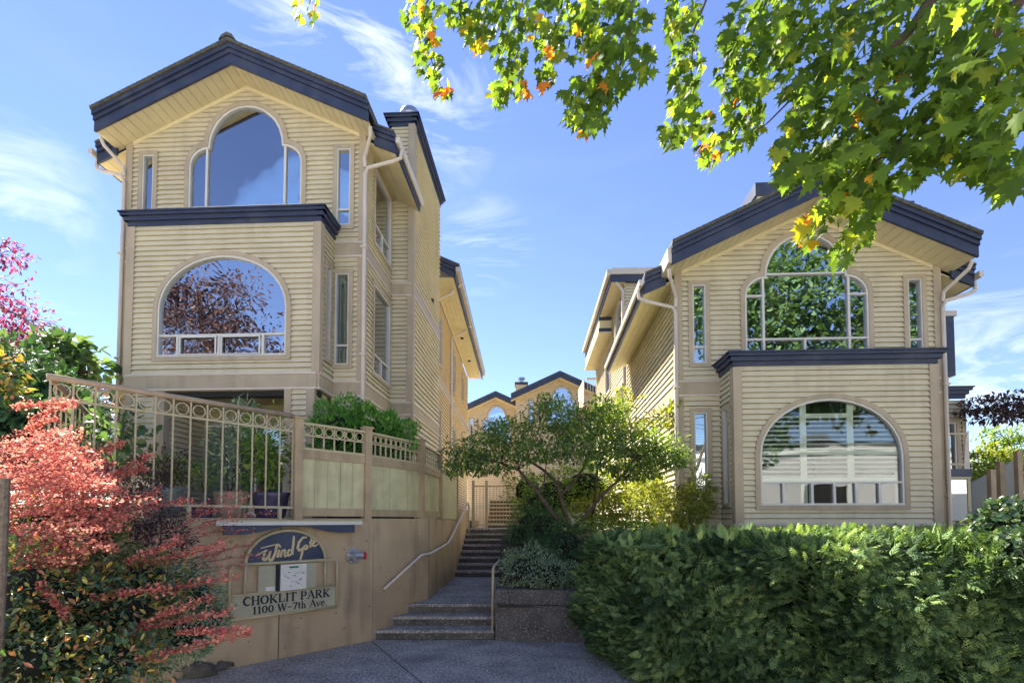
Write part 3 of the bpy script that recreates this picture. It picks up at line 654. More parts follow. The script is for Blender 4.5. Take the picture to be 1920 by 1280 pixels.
def rect_outline(x0, x1, zb, zt, d=0.0): return [(x1-d, zb+d), (x1-d, zt-d), (x0+d, zt-d), (x0+d, zb+d)]
def scan(poly, z):
    xs = []
    for i in range(len(poly)):
        (x0, z0), (x1, z1) = poly[i], poly[(i+1) % len(poly)]
        if (z0 <= z) != (z1 <= z): xs.append(x0+(z-z0)/(z1-z0)*(x1-x0))
    return (min(xs), max(xs)) if xs else None
def facing(f, plane, u0, u1):
    if f == 'F': return (u0, plane), 0.0
    if f == 'R': return (plane, u0), R(90)
    return (plane, u1), R(-90)
def put(mb, name, m, root, f, plane, u1=0.0):
    """mesh built with x = u, y = into the wall, z; placed on a wall plane"""
    if f == 'F': return mb.obj(name, m, root, (0, plane, 0), 0)
    if f == 'R': return mb.obj(name, m, root, (plane, 0, 0), R(90))
    mb.v = [(-x, y, z) for x, y, z in mb.v]; return mb.obj(name, m, root, (plane, 0, 0), R(-90))
PITCHB = .0985
LAP_ = [(.0, .02), (.0, .10), (-.040, .10), (-.042, .16), (-.012, .88), (-.012, .985), (0, .985)]
jr = random.Random(5)
def scan_all(poly, z):
    xs = []
    for i in range(len(poly)):
        (x0, z0), (x1, z1) = poly[i], poly[(i+1) % len(poly)]
        if (z0 <= z) != (z1 <= z): xs.append(x0+(z-z0)/(z1-z0)*(x1-x0))
    return (min(xs), max(xs)) if xs else None
def siding(root, f, plane, u0, u1, z0, z1, holes=(), roof=None, mat_='siding', pitch=PITCHB, stuffy=False, bt=.02, IN=.045):
    """rows of lap boards; each board end follows the window outline (tucked IN under the trim) or the roof slope"""
    n = max(1, round((z1-z0)/pitch)); ph = (z1-z0)/n; back = MB(); allm = MB(); gpoly = None
    if roof: c, pk = roof; gpoly = [(u0, z0-1), (u1, z0-1), (u1, pk-SLOPE*abs(u1-c)), (c, pk), (u0, pk-SLOPE*abs(u0-c))]
    TS = [.0, .10, .3, .5, .7, .88, 1.0]
    def hole_iv(h, z):
        q = scan_all(h, z)
        if not q: return None
        a, b = q[0]+IN, q[1]-IN
        return (a, b) if b > a else None
    for k in range(n):
        za = z0+k*ph; zs = [za+ph*t for t in TS]
        L = []; Rr = []
        for z in zs:
            if gpoly:
                q = scan(gpoly, z) or (c, c); L.append(q[0]); Rr.append(q[1])
            else: L.append(u0); Rr.append(u1)
        if Rr[0]-L[0] < .03: continue
        hs2 = []
        for h in holes:
            zt_, zb_h = max(p[1] for p in h)-IN, min(p[1] for p in h)+IN
            iv_ = [hole_iv(h, z) if zb_h < z < zt_ else None for z in zs]
            if any(iv_): 
                cc_ = [sum(q)/2 for q in iv_ if q][-1]; hs2.append((cc_, iv_, zb_h))
        hs2.sort(key=lambda q: q[0]); edges_ = [L]
        for cc_, iv_, zb_h in hs2:
            flat = [q for q in iv_ if q]
            # straight bottom or top edge inside the row: keep the board full on the far side by using the centre only for arch tops
            lo = []; hi = []
            curved = abs((flat[0][1]-flat[0][0])-(flat[-1][1]-flat[-1][0])) > .02 or len(flat) == len(iv_)
            for q in iv_:
                if q: lo.append(q[0]); hi.append(q[1])
                elif curved: lo.append(cc_); hi.append(cc_)
                else: lo.append(None); hi.append(None)
            if None in lo:
                e0, e1 = flat[0]
                cover = sum(1 for q in iv_ if q)/len(iv_)
                if cover < .3: lo = [cc_]*len(iv_); hi = [cc_]*len(iv_)
                else: lo = [e0]*len(iv_); hi = [e1]*len(iv_)
            edges_ += [lo, hi]
        edges_.append(Rr)
        for i in range(0, len(edges_), 2):
            A, B = edges_[i], edges_[i+1]; B = [max(a, b) for a, b in zip(A, B)]
            if max(b-a for a, b in zip(A, B)) < .02: continue
            straight = max(A)-min(A) < 1e-3 and max(B)-min(B) < 1e-3
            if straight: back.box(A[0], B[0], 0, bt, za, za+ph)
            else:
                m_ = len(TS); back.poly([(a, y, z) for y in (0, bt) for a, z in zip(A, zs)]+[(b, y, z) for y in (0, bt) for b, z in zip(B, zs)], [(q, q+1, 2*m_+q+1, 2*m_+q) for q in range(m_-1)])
            if straight and not stuffy:
                cutp = [A[0], B[0]]
                if f == 'F' and B[0]-A[0] > 2.2 and jr.random() < .45: cutp = [A[0], A[0]+(B[0]-A[0])*jr.uniform(.25, .75), B[0]]
                for e_ in range(len(cutp)-1):
                    ca, cb = cutp[e_]+(.003 if e_ else 0), cutp[e_+1]-(.003 if e_ < len(cutp)-2 else 0)
                    (lx, ly), rz = facing(f, plane, ca, cb); link('siding_board', unit(M[mat_], 'lap'), root, (lx, ly, za+jr.uniform(-.0012, .0012)), rz, (cb-ca, 1+jr.uniform(-.06, .06), ph))
                continue
            T_ = allm if stuffy else MB()
            def ip(E, t): return float(np.interp(t, TS, E))
            pr = [(.0, .02), (.0, .13), (-.048, .13), (-.050, .18)]+[(-.050+.038*(t-.18)/.70, t) for t in (.3, .5, .7)]+[(-.012, .88), (-.012, .985), (0, .985)]
            if stuffy and straight: pr = [(.0, .14), (-.046, .14), (-.010, .96), (0, .985)]
            nn = len(pr); T_.poly([(ip(A, t), y, za+ph*t) for y, t in pr]+[(ip(B, t), y, za+ph*t) for y, t in pr], [(q, q+1, nn+q+1, nn+q) for q in range(nn-1)]+[tuple(range(nn-1, -1, -1)), tuple(range(nn, 2*nn))])
            if not stuffy: put(T_, 'siding_board', M[mat_], root, f, plane)
    w = put(back, 'wall', M['trim'], root, f, plane)  # backing in darker tan than the boards: puts shade of the laps into colour
    if stuffy: stuff(put(allm, 'siding_board', M[mat_], root, f, plane))
    return w
def window(root, f, plane, ol, glass='glass', mull=(), rails=(), tw=.085, sw=.035, blinds=None, shutters=False, depth=.07, label=None):
    """ol(d) gives the outline inset by d. mull: (u, z0, z1); rails: (u0, u1, z)"""
    wn = empty('window', (0, 0, 0)); wn.parent = root
    o = ol(0); i1 = ol(tw); i2 = ol(tw+sw)
    put(MB().ring(o, i1, -.060, .03), 'trim', M['trim'], wn, f, plane)
    put(MB().ring(ol(tw-.004), i2, -.045, .05), 'frame', M['sash'], wn, f, plane)
    mb = MB(); mb.ext(ol(tw+sw-.006), .012, .018); put(mb, 'pane', M[glass], wn, f, plane)
    for (u, z0, z1) in mull: put(MB().box(u-.022, u+.022, -.032, .045, z0, z1), 'mullion', M['sash'], wn, f, plane)
    for (u0, u1, z) in rails: put(MB().box(u0, u1, -.028, .042, z-.018, z+.018), 'glazing_bar', M['sash'], wn, f, plane)
    xs = [p[0] for p in o]; zs = [p[1] for p in o]; x0, x1, zb, zt = min(xs)+tw, max(xs)-tw, min(zs)+tw, max(zs)-tw
    if blinds:
        mb = MB(); z = zb; pt_ = blinds
        while z < zt:
            s = scan(i1, min(z+.01, zt-.01))
            if s: mb.box(s[0]+.02, s[1]-.02, .075, .082, z, z+pt_*.86)
            z += pt_
        stuff(put(mb, 'blind', M['blind'], wn, f, plane))
    if shutters:
        cols = 3; cw = (x1-x0)/cols
        for k in range(cols+1):
            u = x0+k*cw; s = scan(i1, zb+.1)
            top = max([z for z in np.arange(zb, zt, .02) if scan(i1, z) and scan(i1, z)[0] < u < scan(i1, z)[1]] or [zb+.6])
            put(MB().box(max(x0, u-.055), min(x1, u+.055), .09, .12, zb, top-.01), 'shutter_stile', M['shutter'], wn, f, plane)
        mb = MB(); z = zb+.5
        while z < zt-.3:
            s = scan(i1, z+.03); mb.poly([(s[0]+.01, .085, z), (s[1]-.01, .085, z), (s[1]-.01, .125, z+.04), (s[0]+.01, .125, z+.04)], [(0, 1, 2, 3)]); z += .082
        stuff(put(mb, 'louvre', M['shutter'], wn, f, plane))
        s = scan(i1, zt-.2); put(MB().box(x0+cw*1.05, x0+cw*1.95, .085, .12, zt-.32, zt-.24), 'shutter_rail', M['shutter'], wn, f, plane)
        for z in (zb+.42, zb+.9): put(MB().box(x0, x1, .084, .118, z, z+.075), 'shutter_rail', M['shutter'], wn, f, plane)
    return wn
def roof_side(c, pk, xL, xR, lift0, lift1):
    """band following both roof slopes from xL to xR between two vertical lifts above the underside"""
    return [(xL, pk-SLOPE*(c-xL)+lift0), (c, pk+lift0), (xR, pk-SLOPE*(xR-c)+lift0), (xR, pk-SLOPE*(xR-c)+lift1), (c, pk+lift1), (xL, pk-SLOPE*(c-xL)+lift1)]
def half_band(c, pk, x, l0, l1): 
    return [(c, pk+l0), (x, pk-SLOPE*abs(x-c)+l0), (x, pk-SLOPE*abs(x-c)+l1), (c, pk+l1)]
def cornice(root, runs, zt, name='cornice', s=1.0):
    """runs: list of (f, plane, u0, u1) with mitre overlap; three stepped bands"""
    for (f, pl, u0, u1) in runs:
        mb = MB(); e0, e1 = u0, u1
        for (zl, zh, pr) in ((-.245*s, -.165*s, .05), (-.163*s, -.085*s, .095), (-.083*s, -.03, .14), (-.028, .0, .165)):
            k0 = pr if f != 'F' else pr; mb.box(u0-k0+.001*pr, u1+k0-.001*pr, -pr, .02, zt+zl, zt+zh)
        put(mb, name, M['navy'], root, f, pl)
def corner(root, x, y, z0, z1, s, w=.10):
    """corner boards around an outside corner at (x,y); s=+1: side face looks to +x"""
    a = -w if s > 0 else -.050; b = .050 if s > 0 else w
    mb = MB(); mb.box(x+a, x+b, y-.055, y-.0, z0, z1); mb.obj('corner_board', M['trim'], root)
    mb = MB(); mb.box(x-(.0 if s > 0 else .054), x+(.054 if s > 0 else 0), y+.0, y+w, z0, z1); mb.obj('corner_board', M['trim'], root)
def band(root, f, plane, u0, u1, z0, z1, cap=True):
    put(MB().box(u0, u1, -.046, .0, z0+.0, z1), 'band', M['trim'], root, f, plane)
    if cap:
        put(MB().box(u0-.0, u1+.0, -.065, 0, z1, z1+.03), 'flashing', M['gutter'], root, f, plane); put(MB().box(u0, u1, -.06, 0, z0-.035, z0), 'flashing', M['gutter'], root, f, plane)

def house(origin, s, zb, inn, bayw, outer, vm, label, wc, yaw=R(-3.0), left=True):
    """s=+1: outward is +x (right house), s=-1: left house. local x=0 at the inner bay corner, y=0 bay front"""
    root = empty('house', (origin[0], origin[1], 0), yaw, label, 'house')
    X = lambda a: s*a
    def iv(a, b): a, b = X(a), X(b); return (min(a, b), max(a, b))
    inf = 'L' if s > 0 else 'R'; outf = 'R' if s > 0 else 'L'
    ze, pk = zb+4.93, None
    c_in, c_out = -inn, outer; cc = (c_in+c_out)/2; pk = zb+6.0
    C = X(cc)
    # --- bay front
    bx = iv(0, bayw); bc = X(wc)
    arch = lambda d, b=bc: arch_outline(b-1.31, b+1.31, zb+.25, zb+1.22, zb+2.30, d)
    siding(root, 'F', 0, bx[0]+.03, bx[1]-.03, zb, zb+2.82, [arch(0)])
    zr = zb+.25+.085+.40; zf = zb+.25+.085; h = 1.2
    if left: mulls = [(bc-.84, zf, zr), (bc-.05, zf, zr), (bc+.78, zf, zr)]; 
    else: mulls = [(bc-.82, zf, zr), (bc-.33, zf, zr), (bc+.05, zf, zr), (bc+.42, zf, zr), (bc+.82, zf, zr)]
    window(root, 'F', 0, arch, 'glass_bay' if left else 'glass_clear', mulls, [(bc-h, bc+h, zr)], shutters=not left)
    if left: 
        for (u0, u1) in ((bc-.80, bc-.09), (bc-.01, bc+.74)):
            put(MB().ring([(u0, zf+.02), (u1, zf+.02), (u1, zr-.02), (u0, zr-.02)], [(u0+.03, zf+.05), (u1-.03, zf+.05), (u1-.03, zr-.05), (u0+.03, zr-.05)], -.045, -.03), 'sash', M['sash'], root, 'F', 0)
    # --- bay side facing the passage, with slim window
    pin = X(0); slim = lambda d: rect_outline(.18, vm-.16, zb+.30, zb+2.2, d)
    siding(root, inf, pin, .03, vm, zb, zb+2.82, [slim(0)]); window(root, inf, pin, slim, 'glass', [], [(.2, vm-.2, zb+.78)], tw=.07, sw=.02, blinds=.05)
    siding(root, outf, X(bayw), .03, vm, zb, zb+2.82)
    corner(root, X(0), 0, zb, zb+2.80, -s if True else 0); corner(root, X(bayw), 0, zb, zb+2.80, s)
    cornice(root, [('F', 0, bx[0], bx[1]), (inf, pin, 0.0, vm-.02), (outf, X(bayw), 0.0, vm-.02)], zb+3.06)
    mb = MB(); mb.box(bx[0], bx[1], .0, vm, zb+2.84, zb+3.0); mb.obj('bay_roof', M['shingle'], root)
    mb = MB(); mb.box(bx[0]+.02, bx[1]-.02, .03, 4, zb-.2, zb-.1); mb.obj('bay_floor', M['soffit'], root)
    band(root, 'F', 0, bx[0]-.0, bx[1]+.0, zb-.26, zb-.02); band(root, inf, pin, -.03, vm-.036, zb-.26, zb-.02); band(root, outf, X(bayw), -.03, vm-.036, zb-.26, zb-.02)
    # --- main front
    mx_ = iv(c_in, c_out); tc_ = X(wc)-(0 if left else 0)
    tri = lambda d: tri_outline(tc_-1.24, tc_+1.24, tc_-.86, tc_+.86, zb+3.12, zb+4.40, zb+4.86, zb+5.68, d)
    si = iv(.02-.0 if left else -.20, -.41 if left else -.61); so_ = iv(3.61 if left else 3.42, 4.0 if left else 3.84)
    w_in = lambda d: rect_outline(si[0], si[1], zb+3.02, zb+4.72, d); w_out = lambda d: rect_outline(so_[0], so_[1], zb+3.04, zb+4.74, d)
    w_low = lambda d: rect_outline(si[0]-.0, si[1]+.0, zb+.26, zb+2.22, d)
    siding(root, 'F', vm, mx_[0]+.04, mx_[1]-.04, zb+2.76, pk-.02, [tri(0), w_in(0), w_out(0)], roof=(C, pk))
    e = iv(-inn, 0); siding(root, 'F', vm, e[0]+.03, e[1]-.03, zb, zb+2.46, [w_low(0)])
    e2 = iv(bayw, outer); siding(root, 'F', vm, e2[0]+.03, e2[1]-.03, zb, zb+2.46)
    for ee in (e, e2): band(root, 'F', vm, ee[0], ee[1], zb+2.49, zb+2.73); band(root, 'F', vm, ee[0], ee[1], zb-.26, zb-.02)
    gl = 'glass_up'
    trr = [(tc_-1.16, tc_+1.16, zb+3.55)] + ([] if left else [(tc_-.8, tc_+.8, zb+4.82), (tc_-1.15, tc_-.8, zb+4.40), (tc_+.8, tc_+1.15, zb+4.40)])
    window(root, 'F', vm, tri, gl, [(tc_-.80, zb+3.2, zb+4.85), (tc_+.80, zb+3.2, zb+4.85)]+([] if left else [(tc_-.03, zb+3.2, zb+3.54)]), trr)
    window(root, 'F', vm, w_in, gl, [], [(si[0]+.09, si[1]-.09, zb+3.42)], tw=.08, sw=.025); window(root, 'F', vm, w_out, gl, [], [(so_[0]+.09, so_[1]-.09, zb+3.5)], tw=.08, sw=.025)
    window(root, 'F', vm, w_low, 'glass', [], [(si[0]+.09, si[1]-.09, zb+.72)], tw=.08, sw=.025, blinds=.05)
    corner(root, X(-inn), vm, 1.2 if not left else 1.9, ze+.05, -s, .09); corner(root, X(outer), vm, 1.2 if not left else 1.9, ze+.05, s, .09)
    # --- gable roof, front piece
    v0 = .06; f0, f1 = iv(-inn-.26, outer+.25)
    for xx in (f0, f1):
        for (l0, l1, y, m) in ((0.0, .185, v0, 'navy'), (.19, .265, v0-.035, 'navy'), (.27, .345, v0-.075, 'navy'), (.35, .385, v0-.11, 'shingle')):
            hb = half_band(C, pk-.02, xx, l0, l1); MB().ext(hb, y, y+.05 if m == 'navy' else v0+.3).obj('fascia' if m == 'navy' else 'shingle_edge', M[m], root)
    mb = MB(); mb.ext(roof_side(C, pk, f0, f1, .24, .37), v0+.06, vm+.05); mb.obj('roof', M['shingle'], root)
    # shingle tabs along the rake
    mb = MB(); nT = 26
    for k in range(nT):
        for sg_ in (-1, 1):
            half = (f1-C) if sg_ > 0 else (C-f0); x0 = C+sg_*half*k/nT; x1 = C+sg_*half*(k+1)/nT
            z0, z1 = pk+.385-SLOPE*abs(x0-C)+.0, pk+.385-SLOPE*abs(x1-C)-.02; mb.ext([(x0, z0-.03), (x1, z1-.01), (x1, z1+.028), (x0, z0-.0)], v0-.12, vm+.2)
    mb.obj('shingle_course', M['shingle'], root)
    mb = MB(); mb.ext([(C-.16, pk+.34), (C, pk+.42), (C+.16, pk+.34), (C+.1, pk+.43), (C, pk+.48), (C-.1, pk+.43)], v0-.13, vm+2.5); mb.obj('ridge_cap', M['shingle'], root)
    # soffit boards
    nb_ = 18
    for sg_ in (-1, 1):
        xe = f1 if sg_ > 0 else f0; half = abs(xe-C)
        for k in range(nb_):
            xa_ = C+sg_*half*(k+.03)/nb_; xb_ = C+sg_*half*(k+.97)/nb_; za, zb2 = pk-SLOPE*abs(xa_-C), pk-SLOPE*abs(xb_-C)
            m_ = MB(); m_.ext([(xa_, za), (xb_, zb2), (xb_, zb2+.02), (xa_, za+.02)], v0+.05, vm); m_.obj('soffit_board', M['soffit'], root)
    mb = MB(); mb.ext(roof_side(C, pk, f0, f1, .02, .035), v0+.05, vm); mb.obj('soffit_backing', M['dark'], root)
    MB().ext(roof_side(C, pk, mx_[0], mx_[1], -.07, .0), vm-.05, vm).obj('frieze_trim', M['soffit'], root)
    # --- wider roof behind the front gable, with gutters
    vr = 2.55 if left else 6.35; g0, g1 = iv(-inn-.64, outer+.60); dz = -.12
    for xx, fx in ((g0, f0), (g1, f1)):
        cl = min(xx, fx), max(xx, fx)
        for (l0, l1, y) in ((0.0, .18, vm-.10), (.185, .26, vm-.135), (.265, .34, vm-.17)):
            za = pk+dz-SLOPE*abs(fx-C); zb2 = pk+dz-SLOPE*abs(xx-C); ins = .04*(1 if fx > C else -1)
            MB().ext([(fx-ins, za+l0), (xx, zb2+l0), (xx, zb2+l1), (fx-ins, za+l1)], y, y+.05).obj('fascia', M['navy'], root)
        MB().ext([(fx-ins, za+.345), (xx, zb2+.345), (xx, zb2+.385), (fx-ins, za+.385)], vm-.19, vm+.3).obj('shingle_edge', M['shingle'], root)
    MB().ext(roof_side(C, pk+dz, g0, g1, .24, .37), vm-.04, vr).obj('roof', M['shingle'], root)
    for sd_, xx in ((1, g1), (-1, g0)):
        wallx_ = mx_[1] if sd_ > 0 else mx_[0]
        zE = pk+dz-SLOPE*abs(xx-C); zW = pk+dz-SLOPE*abs(wallx_-C)
        nn = 4
        for k in range(nn):
            t0, t1 = (k+.02)/nn, (k+.98)/nn; xA, xB = wallx_+(xx-wallx_)*t0, wallx_+(xx-wallx_)*t1; zA, zB = zW+(zE-zW)*t0, zW+(zE-zW)*t1
            m_ = MB(); m_.ext([(xA, zA), (xB, zB), (xB, zB+.02), (xA, zA+.02)], vm-.05, vr); m_.obj('soffit_board', M['soffit'], root)
        MB().ext([(xx, zE-.0), (xx+sd_*.035, zE), (xx+sd_*.035, zE+.2), (xx, zE+.2)], vm-.08, vr).obj('eave_board', M['navy'], root)
        MB().ext([(xx+sd_*.036, zE+.13), (xx+sd_*.08, zE+.11), (xx+sd_*.11, zE+.13), (xx+sd_*.12, zE+.23), (xx+sd_*.036, zE+.23)], vm-.2, vr).obj('gutter', M['gutter'], root)
        # rear truncated: end cap
        inner = (sd_ == (-s))
        # downpipe with elbow at the front corner
        px_ = wallx_+sd_*.045; y_ = vm-.085
        z_end = 1.4 if not left else 1.95
        MB().tube([(xx+sd_*.10, vm+.0, zE+.1), (xx+sd_*.09, vm-.02, zE-.06), (xx-sd_*.06, vm-.05, zE-.14), (px_+sd_*.05, y_, zE-.28), (px_, y_, zE-.40), (px_, y_, z_end)], .036, 8).obj('downpipe', M['gutter'], root)
        # upper small gutter end of the front gable, falling pipe
        xf = f1 if sd_ > 0 else f0; zf_ = pk-.02-SLOPE*abs(xf-C)
        if not left and sd_ < 0: MB().ext([(xf, zf_+.02), (xf+sd_*.06, zf_+.04), (xf+sd_*.07, zf_+.30), (xf, zf_+.32)], v0-.02, vm).obj('gutter', M['gutter'], root)
        MB().tube([(xf+sd_*.0, v0+.15, zf_+.0), (xf-sd_*.02, v0+.22, zf_-.12), (px_, vm-.12, zf_-.38), (px_, y_, zf_-.55)], .034, 8).obj('downpipe', M['gutter'], root)
    for z in (zb+.5, zb+2.6): 
        for sd_, wx in ((1, mx_[1]), (-1, mx_[0])): MB().box(wx+sd_*.045-.055, wx+sd_*.045+.055, vm-.14, vm-.03, z, z+.035).obj('pipe_strap', M['gutter'], root)
    # floors and rear shell so the rooms are dark
    xx0, xx1 = mx_[0]+.02, mx_[1]-.02
    for z in ((zb-.1, zb+2.6) if not left else (zb-.1, zb+2.6)): MB().box(xx0, xx1, vm+.08, 5.4, z, z+.12).obj('floor', M['room'], root)
    MB().ext([(xx0, 1.6), (xx1, 1.6), (xx1, pk+.1-SLOPE*abs(xx1-C)), (C, pk+.25), (xx0, pk+.1-SLOPE*abs(xx0-C))], 5.4, 5.5).obj('partition', M['room'], root)
    return root, X, iv, dict(C=C, pk=pk, mx=mx_, inf=inf, outf=outf, g0=g0, g1=g1, ze=ze)

# ---- left house
LZ = 4.57
hl, X, iv, I = house((-3.586, 9.6), -1, LZ, .59, 3.60, 4.22, .66, 'pale yellow clapboard townhouse three storeys high with blue trim, left of the steps', 1.80)
pin = .59; w1 = lambda d: rect_outline(1.16, 2.44, LZ+3.02, LZ+4.72, d); w2 = lambda d: rect_outline(1.16, 2.44, LZ+.28, LZ+2.28, d)
siding(hl, 'R', pin, .70, 2.50, LZ+2.76, LZ+4.92, [w1(0)]); siding(hl, 'R', pin, .70, 2.50, LZ, LZ+2.46, [w2(0)]); siding(hl, 'R', pin, .70, 2.50, 1.9, LZ-.29)
band(hl, 'R', pin, .70, 2.50, LZ+2.49, LZ+2.73); band(hl, 'R', pin, .70, 2.50, LZ-.26, LZ-.02)
for wf, zz in ((w1, LZ+3.5), (w2, LZ+.76)): window(hl, 'R', pin, wf, 'glass', [(1.8, zz-.42, zz)], [(1.25, 2.36, zz)], tw=.07, sw=.035, blinds=.06)
siding(hl, 'L', -4.22, .70, 5.5, 1.9, LZ+4.9, stuffy=True)
# chimney mass
ch = [('F', 2.50, .595, 1.10)]
CH = 11.28
for (z0, z1) in ((1.9, LZ-.29), (LZ, LZ+2.46), (LZ+2.76, CH-.22)):
    siding(hl, 'F', 2.50, .60, 1.06, z0, z1); siding(hl, 'R', 1.10, 2.54, 5.60, z0, z1, stuffy=(z0 < 4), pitch=.125)
corner(hl, 1.10, 2.50, 1.9, CH-.2, 1, .10)
for z in (LZ+2.49, LZ-.26): band(hl, 'F', 2.50, .60, 1.10, z, z+.24); band(hl, 'R', 1.10, 2.47, 5.6, z, z+.24)
siding(hl, 'L', .60, 2.5, 5.6, LZ+4.6, CH-.22, stuffy=True)
cornice(hl, [('F', 2.50, .60, 1.10), ('R', 1.10, 2.50, 5.60), ('L', .60, 2.5, 5.6)], CH, 'chimney_cornice')
box('chimney_top', M['shingle'], hl, .55, 1.15, 2.5, 5.6, CH-.1, CH-.01)
MB().lathe([(0, CH+.02), (.18, CH+.0), (.18, CH+.30), (.24, CH+.32), (.25, CH+.42), (.20, CH+.54), (.10, CH+.60), (0, CH+.62)], .88, 3.0, 16).obj('chimney_cowl', M['metal'], hl, smooth=True)
MB().box(1.11, 1.16, 4.55, 4.65, 7.75, 7.85).obj('wall_vent', M['dark'], hl)
# ground floor under the bay: recessed porch
porch_y = 1.25
MB().box(-4.2, .0, .02, porch_y+.1, LZ-.30, LZ-.24).obj('porch_ceiling', M['green_wall'], hl)
MB().box(-3.6, .0, .03, .20, LZ-.40, LZ-.30).obj('porch_beam', M['dark'], hl)
MB().box(-4.15, .55, porch_y, porch_y+.03, 3.95, LZ-.3).obj('porch_wall', M['green_wall'], hl)
siding(hl, 'F', porch_y, -3.3, .55, 1.9, 3.95, [rect_outline(-2.98, -.6, 1.98, 3.9)], mat_='grey_siding')
window(hl, 'F', porch_y, lambda d: rect_outline(-2.98, -.6, 1.98, 3.9, d), 'glass', [(-1.8, 2.0, 3.8)], [], tw=.04, sw=.05, blinds=.035)
siding(hl, 'F', 0, -.50, -.12, 1.9, LZ-.29); siding(hl, 'R', -.08, .03, .6, 1.9, LZ-.29, mat_='siding'); corner(hl, -.08, 0, 1.9, LZ-.29, 1, .1); corner(hl, -.54, 0, 1.9, LZ-.29, -1, .08)
siding(hl, 'F', 0.04, -3.55, -2.95, 1.9, LZ-.29); corner(hl, -3.58, 0.04, 1.9, LZ-.29, -1, .08); corner(hl, -2.92, .04, 1.9, LZ-.29, 1, .10); siding(hl, 'R', -2.92, .10, porch_y, 1.9, LZ-.29)
siding(hl, 'F', .66, .0, .52, 1.9, LZ-.29)

# ---- right house
RZ = 1.83
hr_, X, iv, J = house((3.942, 9.45), 1, RZ, .82, 3.42, 4.06, .75, 'pale yellow clapboard townhouse two storeys high with arched shuttered bay window, right of the steps', 1.62, left=False)
siding(hr_, 'L', -.82, .80, 6.70, 1.0, RZ+2.42, stuffy=False, pitch=.12); siding(hr_, 'L', -.82, .80, 6.70, RZ+2.74, RZ+4.95, pitch=.12)
band(hr_, 'L', -.82, .80, 6.70, RZ+2.47, RZ+2.71)
siding(hr_, 'R', 4.06, .80, 5.5, 1.0, RZ+4.9, stuffy=True)
MB().box(-.86, -.80, 6.68, 6.80, 1.0, RZ+4.9).obj('corner_board', M['trim'], hr_)
MB().box(-.6, 4.06, -.0, .03, .8, RZ-.27).obj('foundation', M['stone_tan'], hr_)
# roof vents seen over the ridge slopes
MB().box(3.05, 3.30, 1.5, 1.8, 7.75, 8.15).obj('roof_vent', M['metal'], hr_)
MB().box(-.35, .55, 2.6, 3.4, 7.55, 8.05).obj('roof_vent', M['shingle'], hr_)

# ---- rear left block
rl = empty('house', (-2.50, 15.25, 0), R(-.6), 'rear townhouse wing with navy eave behind the chimney of the left house', 'house')
wins = [(1.7, 2.3, 6.9, 8.6), (1.7, 2.3, 3.6, 5.6), (5.4, 6.1, 6.9, 8.6), (5.4, 6.1, 3.6, 5.6), (8.6, 9.4, 7.3, 8.6), (8.6, 9.4, 4.6, 5.9)]
hs_ = [rect_outline(a, b, c_, d_) for a, b, c_, d_ in wins]
for (z0, z1) in ((1.9, 6.25), (6.55, 9.05)): siding(rl, 'R', 0, 0, 11.3, z0, z1, [h for h in hs_ if h[0][1] > z0-.5 and h[0][1] < z1], mat_='siding_far', stuffy=True, pitch=.12)
band(rl, 'R', 0, 0, 11.3, 6.28, 6.52)
for a, b, c_, d_ in wins: window(rl, 'R', 0, lambda d, q=(a, b, c_, d_): rect_outline(q[0], q[1], q[2], q[3], d), 'glass', blinds=.08)
siding(rl, 'F', 11.3, -3, 0, 1.9, 9.1, mat_='siding_far', stuffy=True)
MB().box(-.12, .02, 11.2, 11.32, 1.9, 9.1).obj('corner_board', M['trim'], rl)
for k in range(5):
    MB().box(.03+.13*k, .03+.13*(k+.96), .35, 11.7, 9.10, 9.12).obj('soffit_board', M['soffit'], rl)
MB().box(.70, .74, .30, 11.75, 9.08, 9.36).obj('eave_board', M['navy'], rl); MB().box(.745, .86, .30, 11.75, 9.28, 9.42).obj('gutter', M['gutter'], rl)
MB().ext([(.86, 9.43), (.86, 9.50), (-4, 11.6), (-4, 11.5)], .28, 11.8).obj('roof', M['shingle'], rl)
for (l0, l1, y) in ((0, .2, .30), (.2, .3, .26), (.3, .4, .22)):
    MB().ext([(.74, 9.08+l0), (.74, 9.08+l1), (-2, 9.08+l1+2.74*.46), (-2, 9.08+l0+2.74*.46)], y, y+.04).obj('fascia', M['navy'], rl)
for y in (1.2, 4.7): MB().tube([(.80, y, 9.3), (.5, y, 9.0), (.06, y, 8.8), (.06, y, 1.9)], .05, 8).obj('downpipe', M['gutter'], rl)
for y in (5.5, 8.5): MB().box(.3, .42, y, y+.12, 9.06, 9.10).obj('soffit_light', M['dark'], rl)

# ---- rear right block
rr_ = empty('house', (3.50, 16.6, 0), R(-1.6), 'rear townhouse wing with tall box eave and small arched side window behind the right house', 'house')
aw = lambda d: arch_outline(.35, 1.75, 7.3, 8.5, 9.25, d); rw_ = lambda d: rect_outline(3.0, 4.2, 6.7, 8.2, d); lw_ = lambda d: rect_outline(.15, 1.5, 3.4, 6.3, d)
siding(rr_, 'L', 0, .0, 7.3, 6.55, 9.4, [aw(0), rw_(0)], stuffy=True, pitch=.12); siding(rr_, 'L', 0, 0, 7.3, 1.4, 6.3, [lw_(0)], stuffy=True, pitch=.12); siding(rr_, 'F', 0, 0, 4.5, 1.4, 9.4, stuffy=True)
window(rr_, 'L', 0, aw, 'glass', [], [(.4, 1.7, 7.9)]); window(rr_, 'L', 0, rw_, 'glass', blinds=.1); window(rr_, 'L', 0, lw_, 'glass', [(.8, 3.4, 6.2)], [(.2, 1.45, 4.4)])
band(rr_, 'L', 0, 0, 7.3, 6.30, 6.52)
MB().box(-.02, .05, 7.25, 7.32, 1.4, 9.4).obj('corner_board', M['trim'], rr_)
